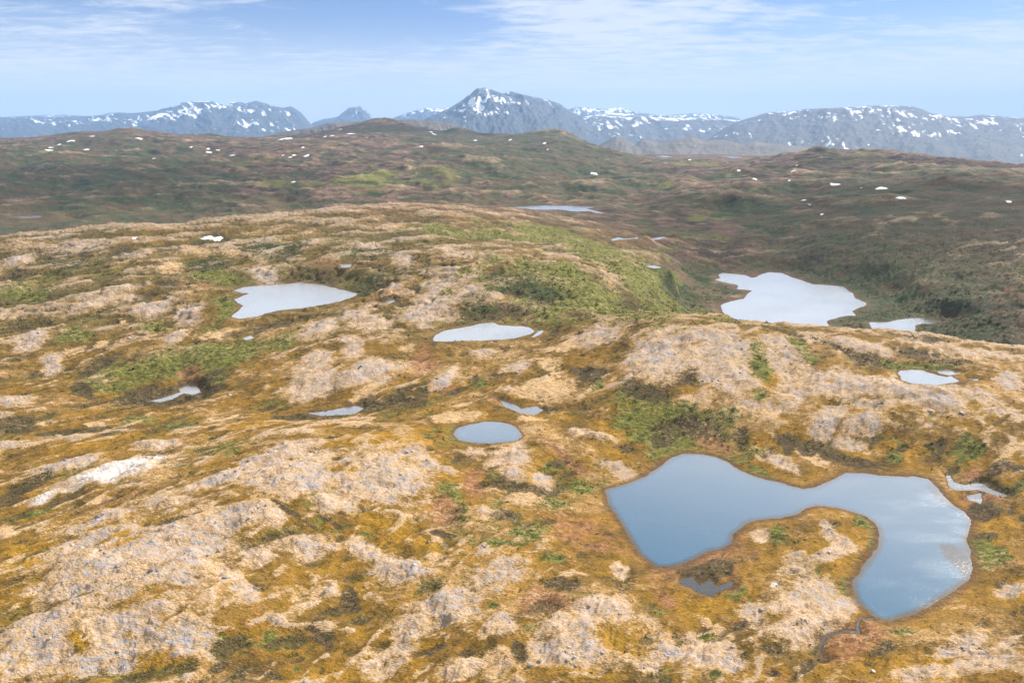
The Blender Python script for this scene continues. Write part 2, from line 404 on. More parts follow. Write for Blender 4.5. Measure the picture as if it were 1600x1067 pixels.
# kinds: R pale lichen rock, W whitest rock, T straw, G green, K dark green scrub and painted cloud shade, M golden moss, D dark peat, heath and painted shade, B red-brown bog
PATCH = {
    3: """R 470 560 200 40 -8;R 700 600 110 30 -15;R 880 630 75 55 -20;R 140 740 80 35 -15;T 480 770 50 22 -10;R 820 720 70 25 -25;R 480 930 110 35 -20
R 730 860 80 45 10;R 360 315 160 25 -3;R 90 380 90 30 -15;T 230 250 230 22 -3;T 800 410 80 25 -8;R 1225 355 60 18 0;T 1080 345 55 18 5;T 940 340 60 15 0
R 1230 430 80 30 10;T 1230 250 200 25 3;T 900 320 80 20 -10;R 1470 700 110 35 -20;R 1470 825 80 25 -10;R 1450 930 110 70 -15;R 60 1030 90 30 -5
T 1140 800 80 35 -10;T 350 800 60 20 -5;R 240 860 60 40 -10;T 120 310 120 18 -5;K 330 380 160 35 -3;K 1280 320 150 40 5;K 950 400 100 30 0;G 980 440 160 25 3
G 1060 590 70 60 0;G 330 720 100 40 -5;G 720 690 90 30 0;G 780 860 45 25 0;G 1000 920 70 30 0;G 120 510 140 35 -5;K 950 290 70 15 0
D 330 340 220 14 -3;D 560 335 80 20 0;D 270 262 150 12 -4;D 640 265 40 8 0;D 1000 262 60 7 0;D 450 870 130 18 -22;D 600 840 60 10 -20;D 380 985 60 30 15
D 1220 690 60 15 -20;D 700 1000 150 40 -5;D 1500 440 80 30 0;D 1540 330 50 10 0;D 60 440 80 25 -10;D 930 980 70 30 0
B 880 930 70 60 -40;B 1360 430 40 30 0;T 1000 720 120 25 -12;B 1500 385 90 15 0;B 900 490 120 10 0;T 560 650 40 20 -10""",
    4: """R 100 310 90 20 5;R 600 345 130 25 -3;R 830 390 170 25 3;R 280 380 50 20 0;R 520 455 160 45 -8;R 220 500 70 25 -10;T 640 400 90 20 0;R 420 600 160 55 -8
R 120 660 130 45 10;R 640 540 130 30 5;R 920 560 70 25 15;T 1220 430 70 40 35;R 900 440 90 20 5;R 50 780 60 50 10;R 480 920 80 25 -35;R 820 870 75 25 -8
R 650 810 70 18 -5;R 130 890 170 50 -15;T 120 980 90 25 -20;R 1200 720 130 40 -3;R 1230 640 60 20 5;R 1450 830 140 90 10;R 1530 690 90 15 0;T 1030 790 50 15 0
T 960 860 70 40 0;T 550 1050 60 15 -5;T 180 210 150 25 0;T 300 185 80 15 0;T 620 190 100 12 3;T 130 165 140 12 0
T 950 970 130 70 -10;T 300 790 60 25 0;T 1100 760 200 20 -3;T 1150 550 120 25 0
K 740 480 90 35 0;K 880 500 180 40 5;G 1100 500 160 40 10;G 1350 470 180 60 20;G 1440 560 150 40 15;K 640 610 100 40 -5;G 700 270 140 30 5;G 480 240 140 30 3
G 900 285 90 20 8;G 1450 350 80 25 0;G 1300 1000 60 70 30;G 1180 960 40 20 0;K 380 960 18 35 0;G 640 960 50 30 0;K 130 340 120 20 0;K 130 465 120 30 0
G 490 530 30 10 0;G 120 30 200 25 0;K 1520 470 90 50 25
D 780 220 30 10 0;D 480 390 60 12 10;D 400 380 14 30 0;D 350 500 15 20 0;D 110 405 110 12 0;D 220 560 60 15 0;D 1150 905 90 25 10;D 1330 950 70 40 20
D 1440 1000 110 22 5;D 250 1000 150 20 -25;D 540 980 80 15 -15;D 430 770 15 12 0;D 1150 640 40 6 0;D 1100 710 25 6 0;D 800 600 80 15 5;D 620 930 15 18 0;D 700 65 60 22 0
B 380 850 60 60 -60;B 230 530 100 18 -10;B 330 485 30 30 0;B 500 980 90 18 0;B 100 400 110 18 0;B 740 1025 60 15 0;B 360 385 20 25 0""",
    5: """R 250 860 320 110 8;R 900 960 450 60 6
R 60 720 250 30 3;R 180 820 230 50 5;R 150 920 130 50 10;R 450 780 150 30 20;R 560 890 160 25 15;R 620 980 130 30 5;R 950 980 180 35 5;R 760 930 130 35 12
R 820 770 200 25 8;R 1200 780 200 22 8;R 1480 820 140 20 5;R 1530 940 80 35 0;R 1350 1010 150 30 8;R 860 1040 90 20 0;R 320 1050 60 15 0
T 1090 410 45 22 0;T 1210 340 35 18 0;T 1230 495 18 10 0;T 1460 465 25 8 0;T 1550 540 30 12 0;T 1320 690 40 12 0;T 1430 780 40 10 15;T 1470 720 40 10 0
G 560 800 90 30 30;G 1000 855 260 20 2;G 350 850 90 60 60;M 400 950 50 40 0;G 350 1000 60 25 0;G 870 330 110 35 -15;G 1000 260 60 25 -40;G 690 400 50 20 0
G 840 470 90 35 -10;K 1000 600 140 35 0;G 180 150 70 30 0;G 70 610 110 35 10;K 60 540 90 40 10;K 1180 680 90 25 0;K 1300 580 120 35 0;K 1150 540 130 40 0
K 1400 540 100 40 0;G 60 180 60 20 0;G 1350 610 40 30 0;K 150 480 120 30 0;K 90 400 90 30 0
D 1300 240 140 35 -8;D 1150 220 90 25 -10;D 400 170 150 55 5;D 680 255 70 25 0;D 430 360 90 22 0;D 780 300 50 15 0;D 1250 150 160 40 -5;D 1000 90 150 30 0
D 680 460 35 15 0;K 900 560 150 35 0;D 1130 740 90 20 0;K 1400 700 150 40 8;D 530 720 150 12 12;D 750 790 130 16 18;D 850 830 70 20 0;D 1070 800 110 28 5
D 1250 850 120 10 0;D 30 930 50 30 0;D 250 100 100 20 0;D 480 120 60 20 0;K 1480 350 100 50 0;D 1500 250 90 40 0;K 1100 330 120 40 -10
T 660 380 60 6 0;T 900 380 100 15 -10;T 1000 340 60 8 -30;T 1400 160 100 15 -5;T 250 160 40 6 -50;T 100 320 150 25 0;T 200 370 100 20 -10""",
    6: """R 520 600 420 150 -18;R 300 880 300 130 -10;R 1150 260 220 90 -10
W 455 236 235 40 -14;W 180 340 60 18 -25;R 270 215 120 30 -10;R 600 140 110 25 0;R 1150 150 130 30 -12;R 860 280 150 25 -15;R 980 210 50 40 -50;R 1130 280 130 30 -15
R 1230 190 120 25 -10;R 1280 370 80 40 10;R 400 440 220 40 -15;R 620 370 130 25 -8;R 660 500 180 45 -10;R 900 440 180 35 -12;R 1040 400 80 40 0;R 330 520 200 40 -20
R 560 560 150 40 -10;R 840 560 60 25 -10;R 1000 580 90 30 -15;R 1200 540 130 35 -5;R 870 640 80 30 15;R 730 670 60 25 0;R 300 720 170 40 -10;R 350 800 150 60 0
R 150 900 150 60 -10;R 80 1000 110 60 0;R 300 980 120 60 0;R 560 850 120 60 10;R 480 730 150 40 -5;R 620 780 70 25 0;R 700 900 130 60 0;R 1090 830 25 12 0
R 950 700 60 30 0;R 1290 710 40 20 -20;R 450 940 100 70 0;R 20 20 40 15 0;R 20 140 50 20 -5;T 890 40 100 25 -10;T 370 60 60 15 0;T 50 790 60 15 -30;T 30 480 60 30 -15
T 640 320 150 12 -28;T 350 370 120 14 -10;T 60 580 90 15 -35;T 420 900 100 40 0;T 760 420 120 30 -15;T 560 660 150 30 0
M 940 160 200 14 -22;M 750 230 80 20 -30;M 430 520 100 12 -22;M 500 530 100 15 -25;M 230 460 180 35 -15;M 120 540 130 30 -15;M 640 440 90 15 -8;M 80 620 80 25 -20
G 870 940 40 30 -60;M 620 1000 90 35 -15;M 320 900 50 50 0;G 1060 900 30 25 0;G 1160 1015 20 15 0;M 1290 640 60 40 0;G 100 420 120 18 -8;G 530 40 90 25 0;G 700 70 80 25 0
D 120 300 130 30 -25;D 60 360 60 20 -20;D 1270 900 50 80 -30;D 1300 800 30 8 0;D 1130 400 120 12 20;D 1280 440 60 12 15;D 600 640 40 8 0;D 1060 1045 60 15 0
D 300 85 200 30 0;D 60 60 80 50 0;D 1110 30 90 15 0;B 450 350 120 14 -18""",
    7: """R 150 250 200 120 0;R 950 900 250 110 -10
T 60 60 60 20 0;R 180 180 70 20 -5;R 30 190 50 25 0;R 190 280 110 55 -10;R 520 175 60 22 -5;R 650 200 90 60 -20;R 790 270 40 25 0;R 1080 215 80 25 20;R 920 90 40 15 0
R 1020 105 70 15 0;R 100 570 100 40 20;R 200 630 120 40 10;R 30 390 60 30 0;R 390 740 130 60 -10;R 430 810 110 50 0;R 280 860 100 60 -20;R 170 980 120 50 -10
R 620 640 120 60 -20;R 610 860 80 45 -20;R 460 1010 90 45 -15;R 1010 760 110 50 -15;R 860 850 70 60 0;R 800 950 70 70 0;R 950 880 120 70 0;R 1130 830 80 40 0
R 920 980 130 60 0;R 1080 600 35 30 0;R 370 230 80 20 10;R 290 155 50 15 0;R 1250 950 80 30 0;R 1180 1000 60 30 0
T 470 25 150 22 -5;T 740 45 55 15 0;T 560 410 25 45 0;T 900 640 60 12 0;T 380 590 40 20 0;T 380 510 60 15 35;T 600 1000 80 70 -60;T 320 1020 70 15 -35;T 700 350 120 20 -5
B 400 400 60 70 0;B 950 450 130 50 5;B 900 480 80 30 0;B 1000 520 120 25 0;B 800 760 100 60 0;B 1270 740 60 30 30;B 870 180 150 15 25;B 520 300 60 50 0
G 730 480 100 40 -15;G 830 360 80 20 0;G 600 520 140 15 0;G 430 330 70 50 0;G 440 400 60 70 0;G 950 720 50 20 0;G 800 800 70 15 -25;G 740 860 35 15 0;G 1240 790 30 25 0
G 930 280 60 30 0;G 830 210 50 20 0;G 820 580 60 25 0;G 690 625 20 10 0;G 590 265 30 15 0;G 1210 945 12 8 0;G 110 490 40 8 0;G 590 770 20 15 0
D 670 300 130 20 5;D 700 960 30 60 -30;D 350 940 90 20 -15;D 30 740 40 50 0;D 330 960 60 20 0;D 880 680 80 25 0;D 1040 470 40 10 0;D 640 420 70 30 0;D 400 490 60 10 0
M 450 560 200 40 10;M 1100 900 120 80 0;M 300 730 200 40 -15;M 150 420 120 40 0;M 700 700 150 40 0;M 50 120 150 30 -10""",
    8: """R 480 760 150 140 20;R 1150 980 200 70 -8
R 560 40 90 40 -10;R 690 60 90 30 0;R 680 125 90 20 10;T 340 20 40 20 0;R 350 190 100 25 20;R 1230 10 80 15 0;R 1310 40 40 15 0;R 300 490 45 30 0;R 590 490 70 30 35
R 560 440 40 15 0;R 610 550 70 25 -15;R 540 580 50 20 0;R 450 600 70 45 0;W 360 680 25 15 0;R 480 680 120 60 20;R 420 780 130 70 15;R 480 740 100 50 0;R 260 790 50 45 0
R 380 870 90 50 20;R 440 900 60 40 0;R 640 760 60 40 0;R 100 950 100 50 10;R 60 900 60 30 0;R 190 1000 60 30 0;R 930 1010 140 40 -10;R 1050 930 130 35 -10;R 1150 940 60 30 0
R 1280 880 50 18 -30;R 1200 990 100 50 -10;R 1300 1000 50 50 0;R 1280 700 60 30 0;R 1130 880 60 30 0;R 960 60 20 10 0
T 80 830 90 25 35;T 150 870 60 20 40;T 440 150 180 10 25;T 1270 170 90 15 -25;T 1180 130 50 30 0;T 550 180 60 12 25
B 80 640 110 70 -25;B 680 900 100 70 -20;B 700 880 70 40 -20;B 120 120 100 35 15;B 1140 240 45 30 0;B 1180 330 100 40 0;B 200 660 30 60 0;B 360 1040 60 20 25;B 620 960 100 30 -15;B 1090 560 40 25 60
G 370 480 40 50 0;G 720 420 40 40 50;G 740 510 20 50 0;G 640 680 40 40 0;G 830 170 40 20 0;G 1130 150 90 40 0;G 300 230 70 20 20;G 210 720 50 25 -20;G 90 900 40 15 0
G 1200 580 80 50 0;G 1150 530 60 30 0;G 860 850 60 20 0;G 130 1045 30 20 0;M 1250 540 90 50 0;M 900 840 120 25 -15;M 400 250 100 20 20;M 600 400 80 20 0;M 850 960 60 30 0
D 500 140 50 20 0;D 640 180 120 18 10;D 410 110 50 25 0;D 30 40 50 25 0;D 1240 220 60 20 0;D 1310 230 30 15 0;D 990 130 50 12 0;D 1180 400 60 30 0;D 1190 480 50 15 0
D 360 1035 50 20 0;D 480 1010 80 30 -40;D 780 930 70 40 -30;D 340 940 50 25 0;D 540 870 40 20 0;D 220 850 30 20 0;D 100 620 70 35 -10""",
    "A": """D 130 520 220 35 -8;D 580 455 80 15 -5;D 940 450 80 30 0;D 1130 430 90 20 0;G 230 700 250 50 -5;D 500 650 70 30 20;G 700 670 180 35 0;K 1350 730 180 60 -5;D 350 790 180 30 -8
T 700 715 150 8 -3;T 450 830 100 10 0;D 990 510 50 15 0;K 80 880 120 40 0;K 200 560 200 30 0""",
    "B": """D 850 265 130 35 5;D 1290 310 70 25 0;D 1290 390 140 40 5;G 750 600 150 40 0;G 1130 590 200 45 3;G 1400 520 150 40 0;T 720 710 150 25 -5;K 250 680 80 30 0;D 1450 700 60 20 0""",
    0: """D 1430 300 240 40 6;K 1420 370 220 60 6;G 1450 390 120 30 -15;D 120 265 260 40 -3;K 1330 470 260 40 5;D 620 203 120 16 0;D 700 212 60 9 0;D 850 218 90 12 0;D 850 235 150 22 0;K 160 330 230 30 -4;G 1050 660 140 40 10;D 560 640 130 10 -8;D 270 618 90 16 -8;D 1110 890 60 26 -20;B 1110 868 75 45 -20;D 820 641 60 7 0;B 1330 1000 60 32 -20;G 900 375 110 18 12;G 820 360 90 14 5;G 1070 460 70 30 25;K 1480 480 130 45 5;G 1040 452 105 34 20;G 1000 425 100 28 15;G 940 400 90 22 12;G 300 560 200 22 -8;G 930 470 200 50 8""",  # broad D and K patches paint cloud shade on right hillside and left valley
    "C": """D 870 615 90 25 -8;D 1400 530 50 15 0;D 60 380 80 20 0;G 1300 810 100 40 0;D 1300 770 90 20 0;D 1480 850 120 50 0;G 950 640 60 25 0;D 1150 910 70 15 0;G 1330 600 130 25 0
D 480 440 70 20 0;D 1270 580 70 15 0""",
    "D": """D 330 450 120 30 0;D 880 590 100 30 0;D 950 690 130 25 0;D 1230 700 80 25 0;D 1180 900 120 40 0;D 970 890 80 20 0;D 80 860 90 40 0;D 560 760 80 20 0;G 750 990 180 40 -18
G 430 930 100 30 0;D 720 520 70 12 0""",
}


def ellipses():
    out = []
    for tile, txt in PATCH.items():
        ox, oy, sc = TILES[tile]
        for item in txt.replace("\n", ";").split(";"):
            k, x, y, rx, ry, ang = item.split()
            out.append((k, ox + float(x) / sc, oy + float(y) / sc, float(rx) / sc, float(ry) / sc, R(float(ang))))
    cen = hit(HM, [e[1] for e in out], [e[2] for e in out])
    res = []
    for (k, x, y, rx, ry, ang), c in zip(out, cen):
        def on_plane(px, py):
            a, s = pix(px, py)
            s = min(float(s), -0.012)
            Y = (c[2] - CAMH) / s
            Y = min(max(Y, c[1] * 0.6), c[1] * 1.7)
            return np.array((float(a) * Y, Y))
        cx, sx = math.cos(ang), math.sin(ang)
        e1 = (on_plane(x + rx * cx, y + rx * sx) - on_plane(x - rx * cx, y - rx * sx)) / 2
        e2 = (on_plane(x - ry * sx, y + ry * cx) - on_plane(x + ry * sx, y - ry * cx)) / 2
        res.append((k, c, np.column_stack([e1, e2])))
    return res


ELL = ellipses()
MASK = {k: np.zeros((NT, NA), np.float32) for k in "RWTGKMDB"}
n_w1 = fbm(XX, YY, 1.0, 1, 0.5, 1) * 0  # placeholder field of the right shape
# edge noise whose grain grows with distance so that every patch edge stays ragged
lodw = np.clip(YY / 160.0, 1, 40)
EN = (0.55 * fbm(US, VS * 1.8, 26, 4, 0.6, 41) * (1 - sstep(700, 1600, YY)) + 0.55 * fbm(US, VS * 1.5, 120, 5, 0.62, 43) * sstep(200, 700, YY)
      + 0.35 * fbm(US, VS * 1.8, 7, 3, 0.6, 44) * (1 - sstep(200, 500, YY)))
HB = np.zeros((NT, NA))
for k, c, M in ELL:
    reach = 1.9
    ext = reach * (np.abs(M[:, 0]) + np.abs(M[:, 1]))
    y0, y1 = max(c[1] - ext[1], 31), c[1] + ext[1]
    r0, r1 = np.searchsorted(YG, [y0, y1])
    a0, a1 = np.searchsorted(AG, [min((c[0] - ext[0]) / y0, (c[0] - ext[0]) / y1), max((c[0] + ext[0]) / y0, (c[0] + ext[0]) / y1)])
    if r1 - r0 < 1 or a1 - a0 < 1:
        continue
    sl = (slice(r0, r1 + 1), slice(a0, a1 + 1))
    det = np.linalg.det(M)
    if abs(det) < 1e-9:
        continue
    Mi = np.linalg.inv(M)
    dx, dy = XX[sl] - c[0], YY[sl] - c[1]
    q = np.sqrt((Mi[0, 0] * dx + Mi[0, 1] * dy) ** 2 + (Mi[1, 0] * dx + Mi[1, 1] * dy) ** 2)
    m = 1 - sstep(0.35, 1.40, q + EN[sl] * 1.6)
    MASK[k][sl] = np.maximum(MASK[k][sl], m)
    size = math.sqrt(abs(det))
    bell = np.exp(-(q / 0.85) ** 2)
    if k in "RW":
        HB[sl] = np.maximum(HB[sl], min((0.09 if c[1] < 290 else 0.06) * size + 0.3, 3.2 if c[1] < 290 else 2.0) * bell)
    elif k in "DB":
        HB[sl] -= min(0.10 * size, 1.6) * bell
H1 = HM + HB

# ------------------------------------------------------------------ lakes, ponds and bog pools
def P(tile, txt):
    ox, oy, sc = TILES[tile]
    v = [float(t) for t in txt.split()]
    return [(ox + v[i] / sc, oy + v[i + 1] / sc) for i in range(0, len(v), 2)]


LAKES = [
    ("lake_water", "large blue lake with a hooked arm in the right foreground", 0.0, 14,
     P(0, "946 764 980 755 1010 742 1035 725 1050 714 1067 708 1095 709 1120 714 1140 723 1155 733 1175 742 1195 748 1215 752 1240 760 1255 763 1275 760 1295 752 1310 744 1320 738 1345 738 1375 742 1410 744 1430 744 1450 748 1465 760 1478 778 1492 790 1508 800 1517 812 1516 828 1510 845 1517 862 1519 885 1515 905 1500 915 1480 930 1455 945 1430 958 1400 967 1385 970 1370 965 1355 953 1340 940 1332 920 1333 905 1345 888 1358 870 1370 855 1375 838 1370 820 1355 807 1335 800 1310 793 1275 789 1258 795 1245 803 1220 808 1180 812 1165 818 1155 828 1146 834 1143 848 1130 857 1110 860 1090 870 1070 880 1050 885 1028 886 1015 878 998 865 990 850 975 825 960 800 950 785")),
    ("lake_water", "wide silvery lake in the valley beyond the right ridge", -60.0, 30,
     P(5, "145 465 175 455 165 440 185 433 240 438 290 443 320 456 345 450 365 437 400 430 460 433 500 452 550 467 600 485 680 490 745 497 760 512 790 530 800 550 850 572 850 583 810 595 785 610 805 633 760 632 720 640 665 655 690 700 640 735 480 725 330 690 250 662 205 642 183 610 175 585 195 572 240 560 280 553 300 530 322 515 290 510 245 507 258 492 240 485 190 475")),
    ("pond_water", "small silvery pond just right of the wide valley lake", -59.5, 16,
     P(5, "860 662 900 660 950 662 990 650 1060 642 1110 643 1180 660 1150 668 1110 667 1080 675 1075 700 1060 720 1020 732 960 735 925 728 900 712 880 695")),
    ("lake_water", "pale lake with pointed west shore on the left plateau", None, 14,
     P(3, "1080 515 1120 500 1200 492 1270 488 1330 484 1390 477 1450 483 1500 490 1560 505 1620 520 1657 530 1640 542 1600 555 1560 572 1500 585 1400 595 1300 605 1230 620 1190 635 1110 645 1075 635 1080 625 1105 605 1125 585 1100 570 1088 555 1110 545 1155 527 1120 525")),
    ("pond_water", "leaf shaped pale pond in the middle of the heath", None, 10,
     P(4, "420 735 450 710 500 695 560 685 610 675 650 665 700 661 730 675 780 678 840 680 870 685 890 700 890 712 850 722 800 735 740 742 650 745 560 747 470 750 430 748")),
    ("pond_water", "round blue pond behind the foreground knolls", None, 8,
     P(0, "708 676 715 668 735 662 755 658 780 658 800 663 812 672 817 682 808 688 790 690 765 693 735 691 715 687")),
    ("pond_water", "pale pond below the green bank on the right ridge", None, 8,
     P(5, "995 890 1010 882 1060 880 1110 883 1130 890 1180 905 1220 915 1240 910 1270 925 1280 935 1230 945 1170 952 1120 950 1060 943 1015 930 1005 910")),
    ("pool_water", "narrow pool behind the pale pond on the right ridge", None, 3, P(5, "1175 885 1230 880 1260 890 1300 895 1270 903 1230 905 1190 897")),
    ("pool_water", "tiny pool right of the pale pond on the right ridge", None, 3, P(5, "1320 920 1370 922 1375 930 1330 934")),
    ("lake_water", "thin white lake in the far hollow at picture centre", None, 40,
     P(4, "760 133 830 125 950 121 1050 122 1110 124 1180 128 1130 135 1160 142 1220 157 1190 158 1150 147 1090 149 1000 143 900 140 830 140")),
    ("pond_water", "left one of two thin white ponds in the central valley", None, 14, P(4, "1245 280 1280 268 1310 275 1370 268 1370 274 1290 280 1255 287")),
    ("pond_water", "right one of two thin white ponds in the central valley", None, 14, P(4, "1400 281 1460 270 1490 266 1525 275 1450 283 1410 289")),
    ("pond_water", "tiny white pond in the valley above the wide lake", None, 10, P(4, "1405 402 1440 398 1485 408 1450 411")),
    ("lake_water", "left one of the distant white lakes under the foothills", None, 200, P("C", "880 450 940 446 995 455 950 457")),
    ("lake_water", "middle and longest of the distant white lakes under the foothills", -74.0, 200, P("C", "1005 457 1100 454 1200 455 1180 461 1080 465")),
    ("lake_water", "right one of the distant white lakes under the foothills", -74.0, 200, P("C", "1280 452 1350 451 1430 457 1370 465")),
    ("pond_water", "thin pale pond on the brown far slope right of centre", None, 40, P("C", "1175 547 1220 541 1265 545 1220 551")),
    ("pond_water", "faint sliver of pond on the far brown plain", None, 40, P("C", "800 513 870 511 860 518")),
    ("pond_water", "thin pond along the crest of the left plateau", None, 10, P(3, "1070 229 1110 222 1162 219 1130 230 1090 235")),
    ("pond_water", "thin grey pond on the flat heath left of the pale lake", None, 6, P(3, "708 490 815 487 800 497 730 497")),
    ("pond_water", "grey pond in the dark valley at far left", None, 25, P(3, "60 174 120 170 185 167 190 178 110 181")),
    ("pool_water", "branched silver bog pool in the dark peat at left", None, 4, P(3, "695 1025 740 1015 790 1000 835 985 828 965 870 953 912 958 928 985 900 996 850 992 800 1016 740 1031")),
    ("pool_water", "long silver bog pool in the peat hollow at centre left", None, 4, P(0, "480 645 520 640 555 633 570 637 552 648 500 649")),
    ("pool_water", "silver bog pool just behind the round blue pond", None, 3, P(0, "780 625 800 629 815 637 840 634 849 640 835 649 815 646 790 636")),
    ("pool_water", "tiny bright pool in the peat below the pale lake", None, 3, P(3, "1122 736 1160 723 1174 734 1140 744")),
    ("pool_water", "bright bog pool between the left lake and the middle pond", None, 3, P(4, "193 572 240 550 248 562 215 577")),
    ("pool_water", "tiny bog pool nearest the tip of the pale left lake", None, 3, P(4, "148 541 176 537 165 548")),
    ("pool_water", "narrow pool at the east tip of the leaf shaped pond", None, 3, P(4, "878 729 898 714 910 701 936 699 925 713 890 731")),
    ("pool_water", "forked silver pool in the bog right of the large lake", 0.25, 3, P(8, "1028 255 1047 254 1056 280 1100 293 1150 284 1176 289 1202 308 1272 334 1230 341 1200 326 1150 311 1070 316 1038 300")),
    ("pool_water", "lower small pool in the bog right of the large lake", 0.2, 3, P(8, "1108 335 1162 324 1167 345 1163 371 1140 357 1113 351")),
    ("pool_water", "shallow puddled pool in the red bog by the large lake", 0.3, 3, P(8, "-8 655 40 652 62 678 112 663 132 688 192 668 192 687 142 706 112 727 68 717 28 692 -8 682")),
    ("pool_water", "small pool in the peat by the dark mid slope", None, 3, P(0, "530 412 552 412 546 418 534 418")),
    ("stream_water", "thin stream leaving the near end of the large lake", 0.02, 3.5, P(8, "748 814 690 808 676 838 680 862 640 860 600 864 556 880 540 903 530 936 540 968 546 964 538 936 548 908 562 887 602 870 640 867 690 871 690 864 685 840 694 815 746 821")),
]


def seg_sdf(px, py, poly):
    """signed distance to a polygon, negative inside"""
    d = np.full(px.shape, 1e18); ins = np.zeros(px.shape, bool)
    n = len(poly)
    for i in range(n):
        x0, y0 = poly[i]; x1, y1 = poly[(i + 1) % n]
        ex, ey = x1 - x0, y1 - y0
        L = ex * ex + ey * ey + 1e-12
        t = np.clip(((px - x0) * ex + (py - y0) * ey) / L, 0, 1)
        d = np.minimum(d, (px - x0 - t * ex) ** 2 + (py - y0 - t * ey) ** 2)
        cr = ((y0 > py) != (y1 > py)) & (px < ex * (py - y0) / (ey if abs(ey) > 1e-12 else 1e-12) + x0)
        ins ^= cr
    d = np.sqrt(d)
    return np.where(ins, -d, d)


WET = np.zeros((NT, NA), np.float32)       # damp shore
BED = np.zeros((NT, NA), np.float32)       # lake bed
KEEP = np.ones((NT, NA), np.float32)       # 0 at shores: no small relief there
water_specs = []
SHORE = np.ones((NT, NA), np.float32)
H2 = H1.copy()
for name, label, lev, band, poly in LAKES:
    pts = hit(HM, [p[0] for p in poly], [p[1] for p in poly])
    band0, band = band, band * (1.4 if name in ('pool_water', 'stream_water') else 2.4)
    if lev is None:
        lev = float(np.median(pts[:, 2])) - 0.3
    a, s = pix([p[0] for p in poly], [p[1] for p in poly])
    Yp = (lev - CAMH) / s
    wp = np.column_stack([a * Yp, Yp])
    x0, y0 = wp.min(0) - band * 2.2; x1, y1 = wp.max(0) + band * 2.2
    r0, r1 = np.searchsorted(YG, [max(y0, 31), y1])
    aa = [x0 / max(y0, 31), x0 / y1, x1 / max(y0, 31), x1 / y1]
    a0, a1 = np.searchsorted(AG, [min(aa), max(aa)])
    sl = (slice(max(r0 - 1, 0), r1 + 2), slice(max(a0 - 1, 0), a1 + 2))
    gx, gy = XX[sl], YY[sl]
    px_m = np.median(Yp) / F                       # metres per photo pixel there
    wob = 0.9 * fbm(gx, gy, 6 * max(px_m * 3, 1), 3, 0.6, 77) * min(px_m * 4, 1.2 + px_m)
    if name == "stream_water":
        wob = wob * 0.3
    d = seg_sdf(gx, gy, wp.tolist()) + wob
    t = sstep(0, band, d)
    out_h = lev + 0.05 + np.minimum(np.maximum(d, 0) * 0.09, 0.9) * (1 - t * t) + (H2[sl] - lev - 0.05) * t * t
    bank = np.maximum(out_h, lev + 0.04 + np.minimum(np.maximum(d, 0) * 0.03, 0.5))
    out_h = np.where(t >= 1, H2[sl], lerp(bank, out_h, sstep(0.10, 0.55, t)))
    in_h = lev - np.minimum(-d * 0.16, 0.3 if name == 'stream_water' else 3.2) - 0.02
    H2[sl] = np.where((BED[sl] > 0.5) & (d > -0.01), H2[sl], np.where(d < 0, in_h, out_h))
    w = 1 - sstep(0, band * 0.28, d)
    WET[sl] = np.maximum(WET[sl], 1 - sstep(0, band0 * 0.4, d))
    SHORE[sl] = np.minimum(SHORE[sl], sstep(band * 0.3, band * 1.6, d))
    BED[sl] = np.maximum(BED[sl], (d < 0.0) * 1.0)
    KEEP[sl] = np.minimum(KEEP[sl], sstep(0, band0 * 0.9, d))
    water_specs.append((name, label, lev, wp, band0))
    print(label[:40], round(lev, 1), 'shore', np.round(np.percentile(pts[:, 2], [0, 25, 50, 75, 100]), 1), 'Y', round(float(np.median(Yp))))

# small relief
fine = 1.4 * fbm(US + wx * .3, VS * 2.1 + wy * .3, 17, 3, 0.5, 61, True) + 0.6 * fbm(US, VS * 1.5, 6.0, 3, 0.55, 62)
fine = fine * (1 - farw) + farw * 9.0 * fbm(XX + wx, YY + wy, 95, 5, 0.6, 63, True)
rockm = np.maximum(MASK["R"], MASK["W"])
crag = (0.35 * fbm(US * 1.0, VS * 1.4, 4.2, 4, 0.62, 71, True)) * rockm * (1 - farw)
qd = fbm(US + wx * .2, VS * 2.2 + wy * .2, 15, 4, 0.55, 73) * 5.0
ledge = (np.floor(qd) + sstep(0.72, 1.0, qd - np.floor(qd))) * 0.42 * np.clip(rockm * 1.3, 0, 1) * (1 - farw)
qe = fbm(US + wx * .8, VS * 2.0 + wy * .8, 75, 4, 0.55, 74) * 5.0
ledge2 = (np.floor(qe) + sstep(0.78, 1.0, qe - np.floor(qe))) * 1.9 * sstep(330, 480, YY) * (1 - sstep(900, 1300, YY))
H3 = H2 + (fine * edge * crest_keep + crag + ledge + ledge2) * KEEP

# hollows and humps, measured against the surrounding land
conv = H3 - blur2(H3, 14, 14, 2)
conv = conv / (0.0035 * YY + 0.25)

# ------------------------------------------------------------------ ground cover masks
nA = fbm(US, VS * 1.6, 55, 5, 0.58, 301)
nB = fbm(US, VS * 1.7, 21, 5, 0.6, 302)
nC = fbm(US, VS * 1.4, 8, 4, 0.62, 303)
nF = fbm(US, VS * 1.3, 330, 6, 0.6, 304)
nG = fbm(XX, YY, 160, 6, 0.62, 305)
mid = sstep(430, 900, YY)
n_big = lerp(nA, nF, mid)
n_sm = lerp(nB, nG, mid)
rock = np.clip(rockm * (0.62 + 0.75 * sstep(-0.35, 0.25, nC + 0.6 * nB)), 0, 1)
rock = rock * (1 - 0.9 * MASK['M']) * (1 - 0.9 * MASK['G']) * (1 - 0.85 * MASK['D']) * (1 - 0.8 * MASK['B']) * (1 - 0.7 * MASK['K'])
rock = np.maximum(rock, MASK['W'])
valley = sstep(-6, -30, H3) * sstep(450, 560, YY)
rock = np.maximum(rock, (1 - farw) * 0.6 * (1 - 0.85 * valley) * (1 - 0.8 * MASK['G']) * SHORE * sstep(0.25, 0.70, 0.8 * conv + 0.6 * n_sm + 0.12))
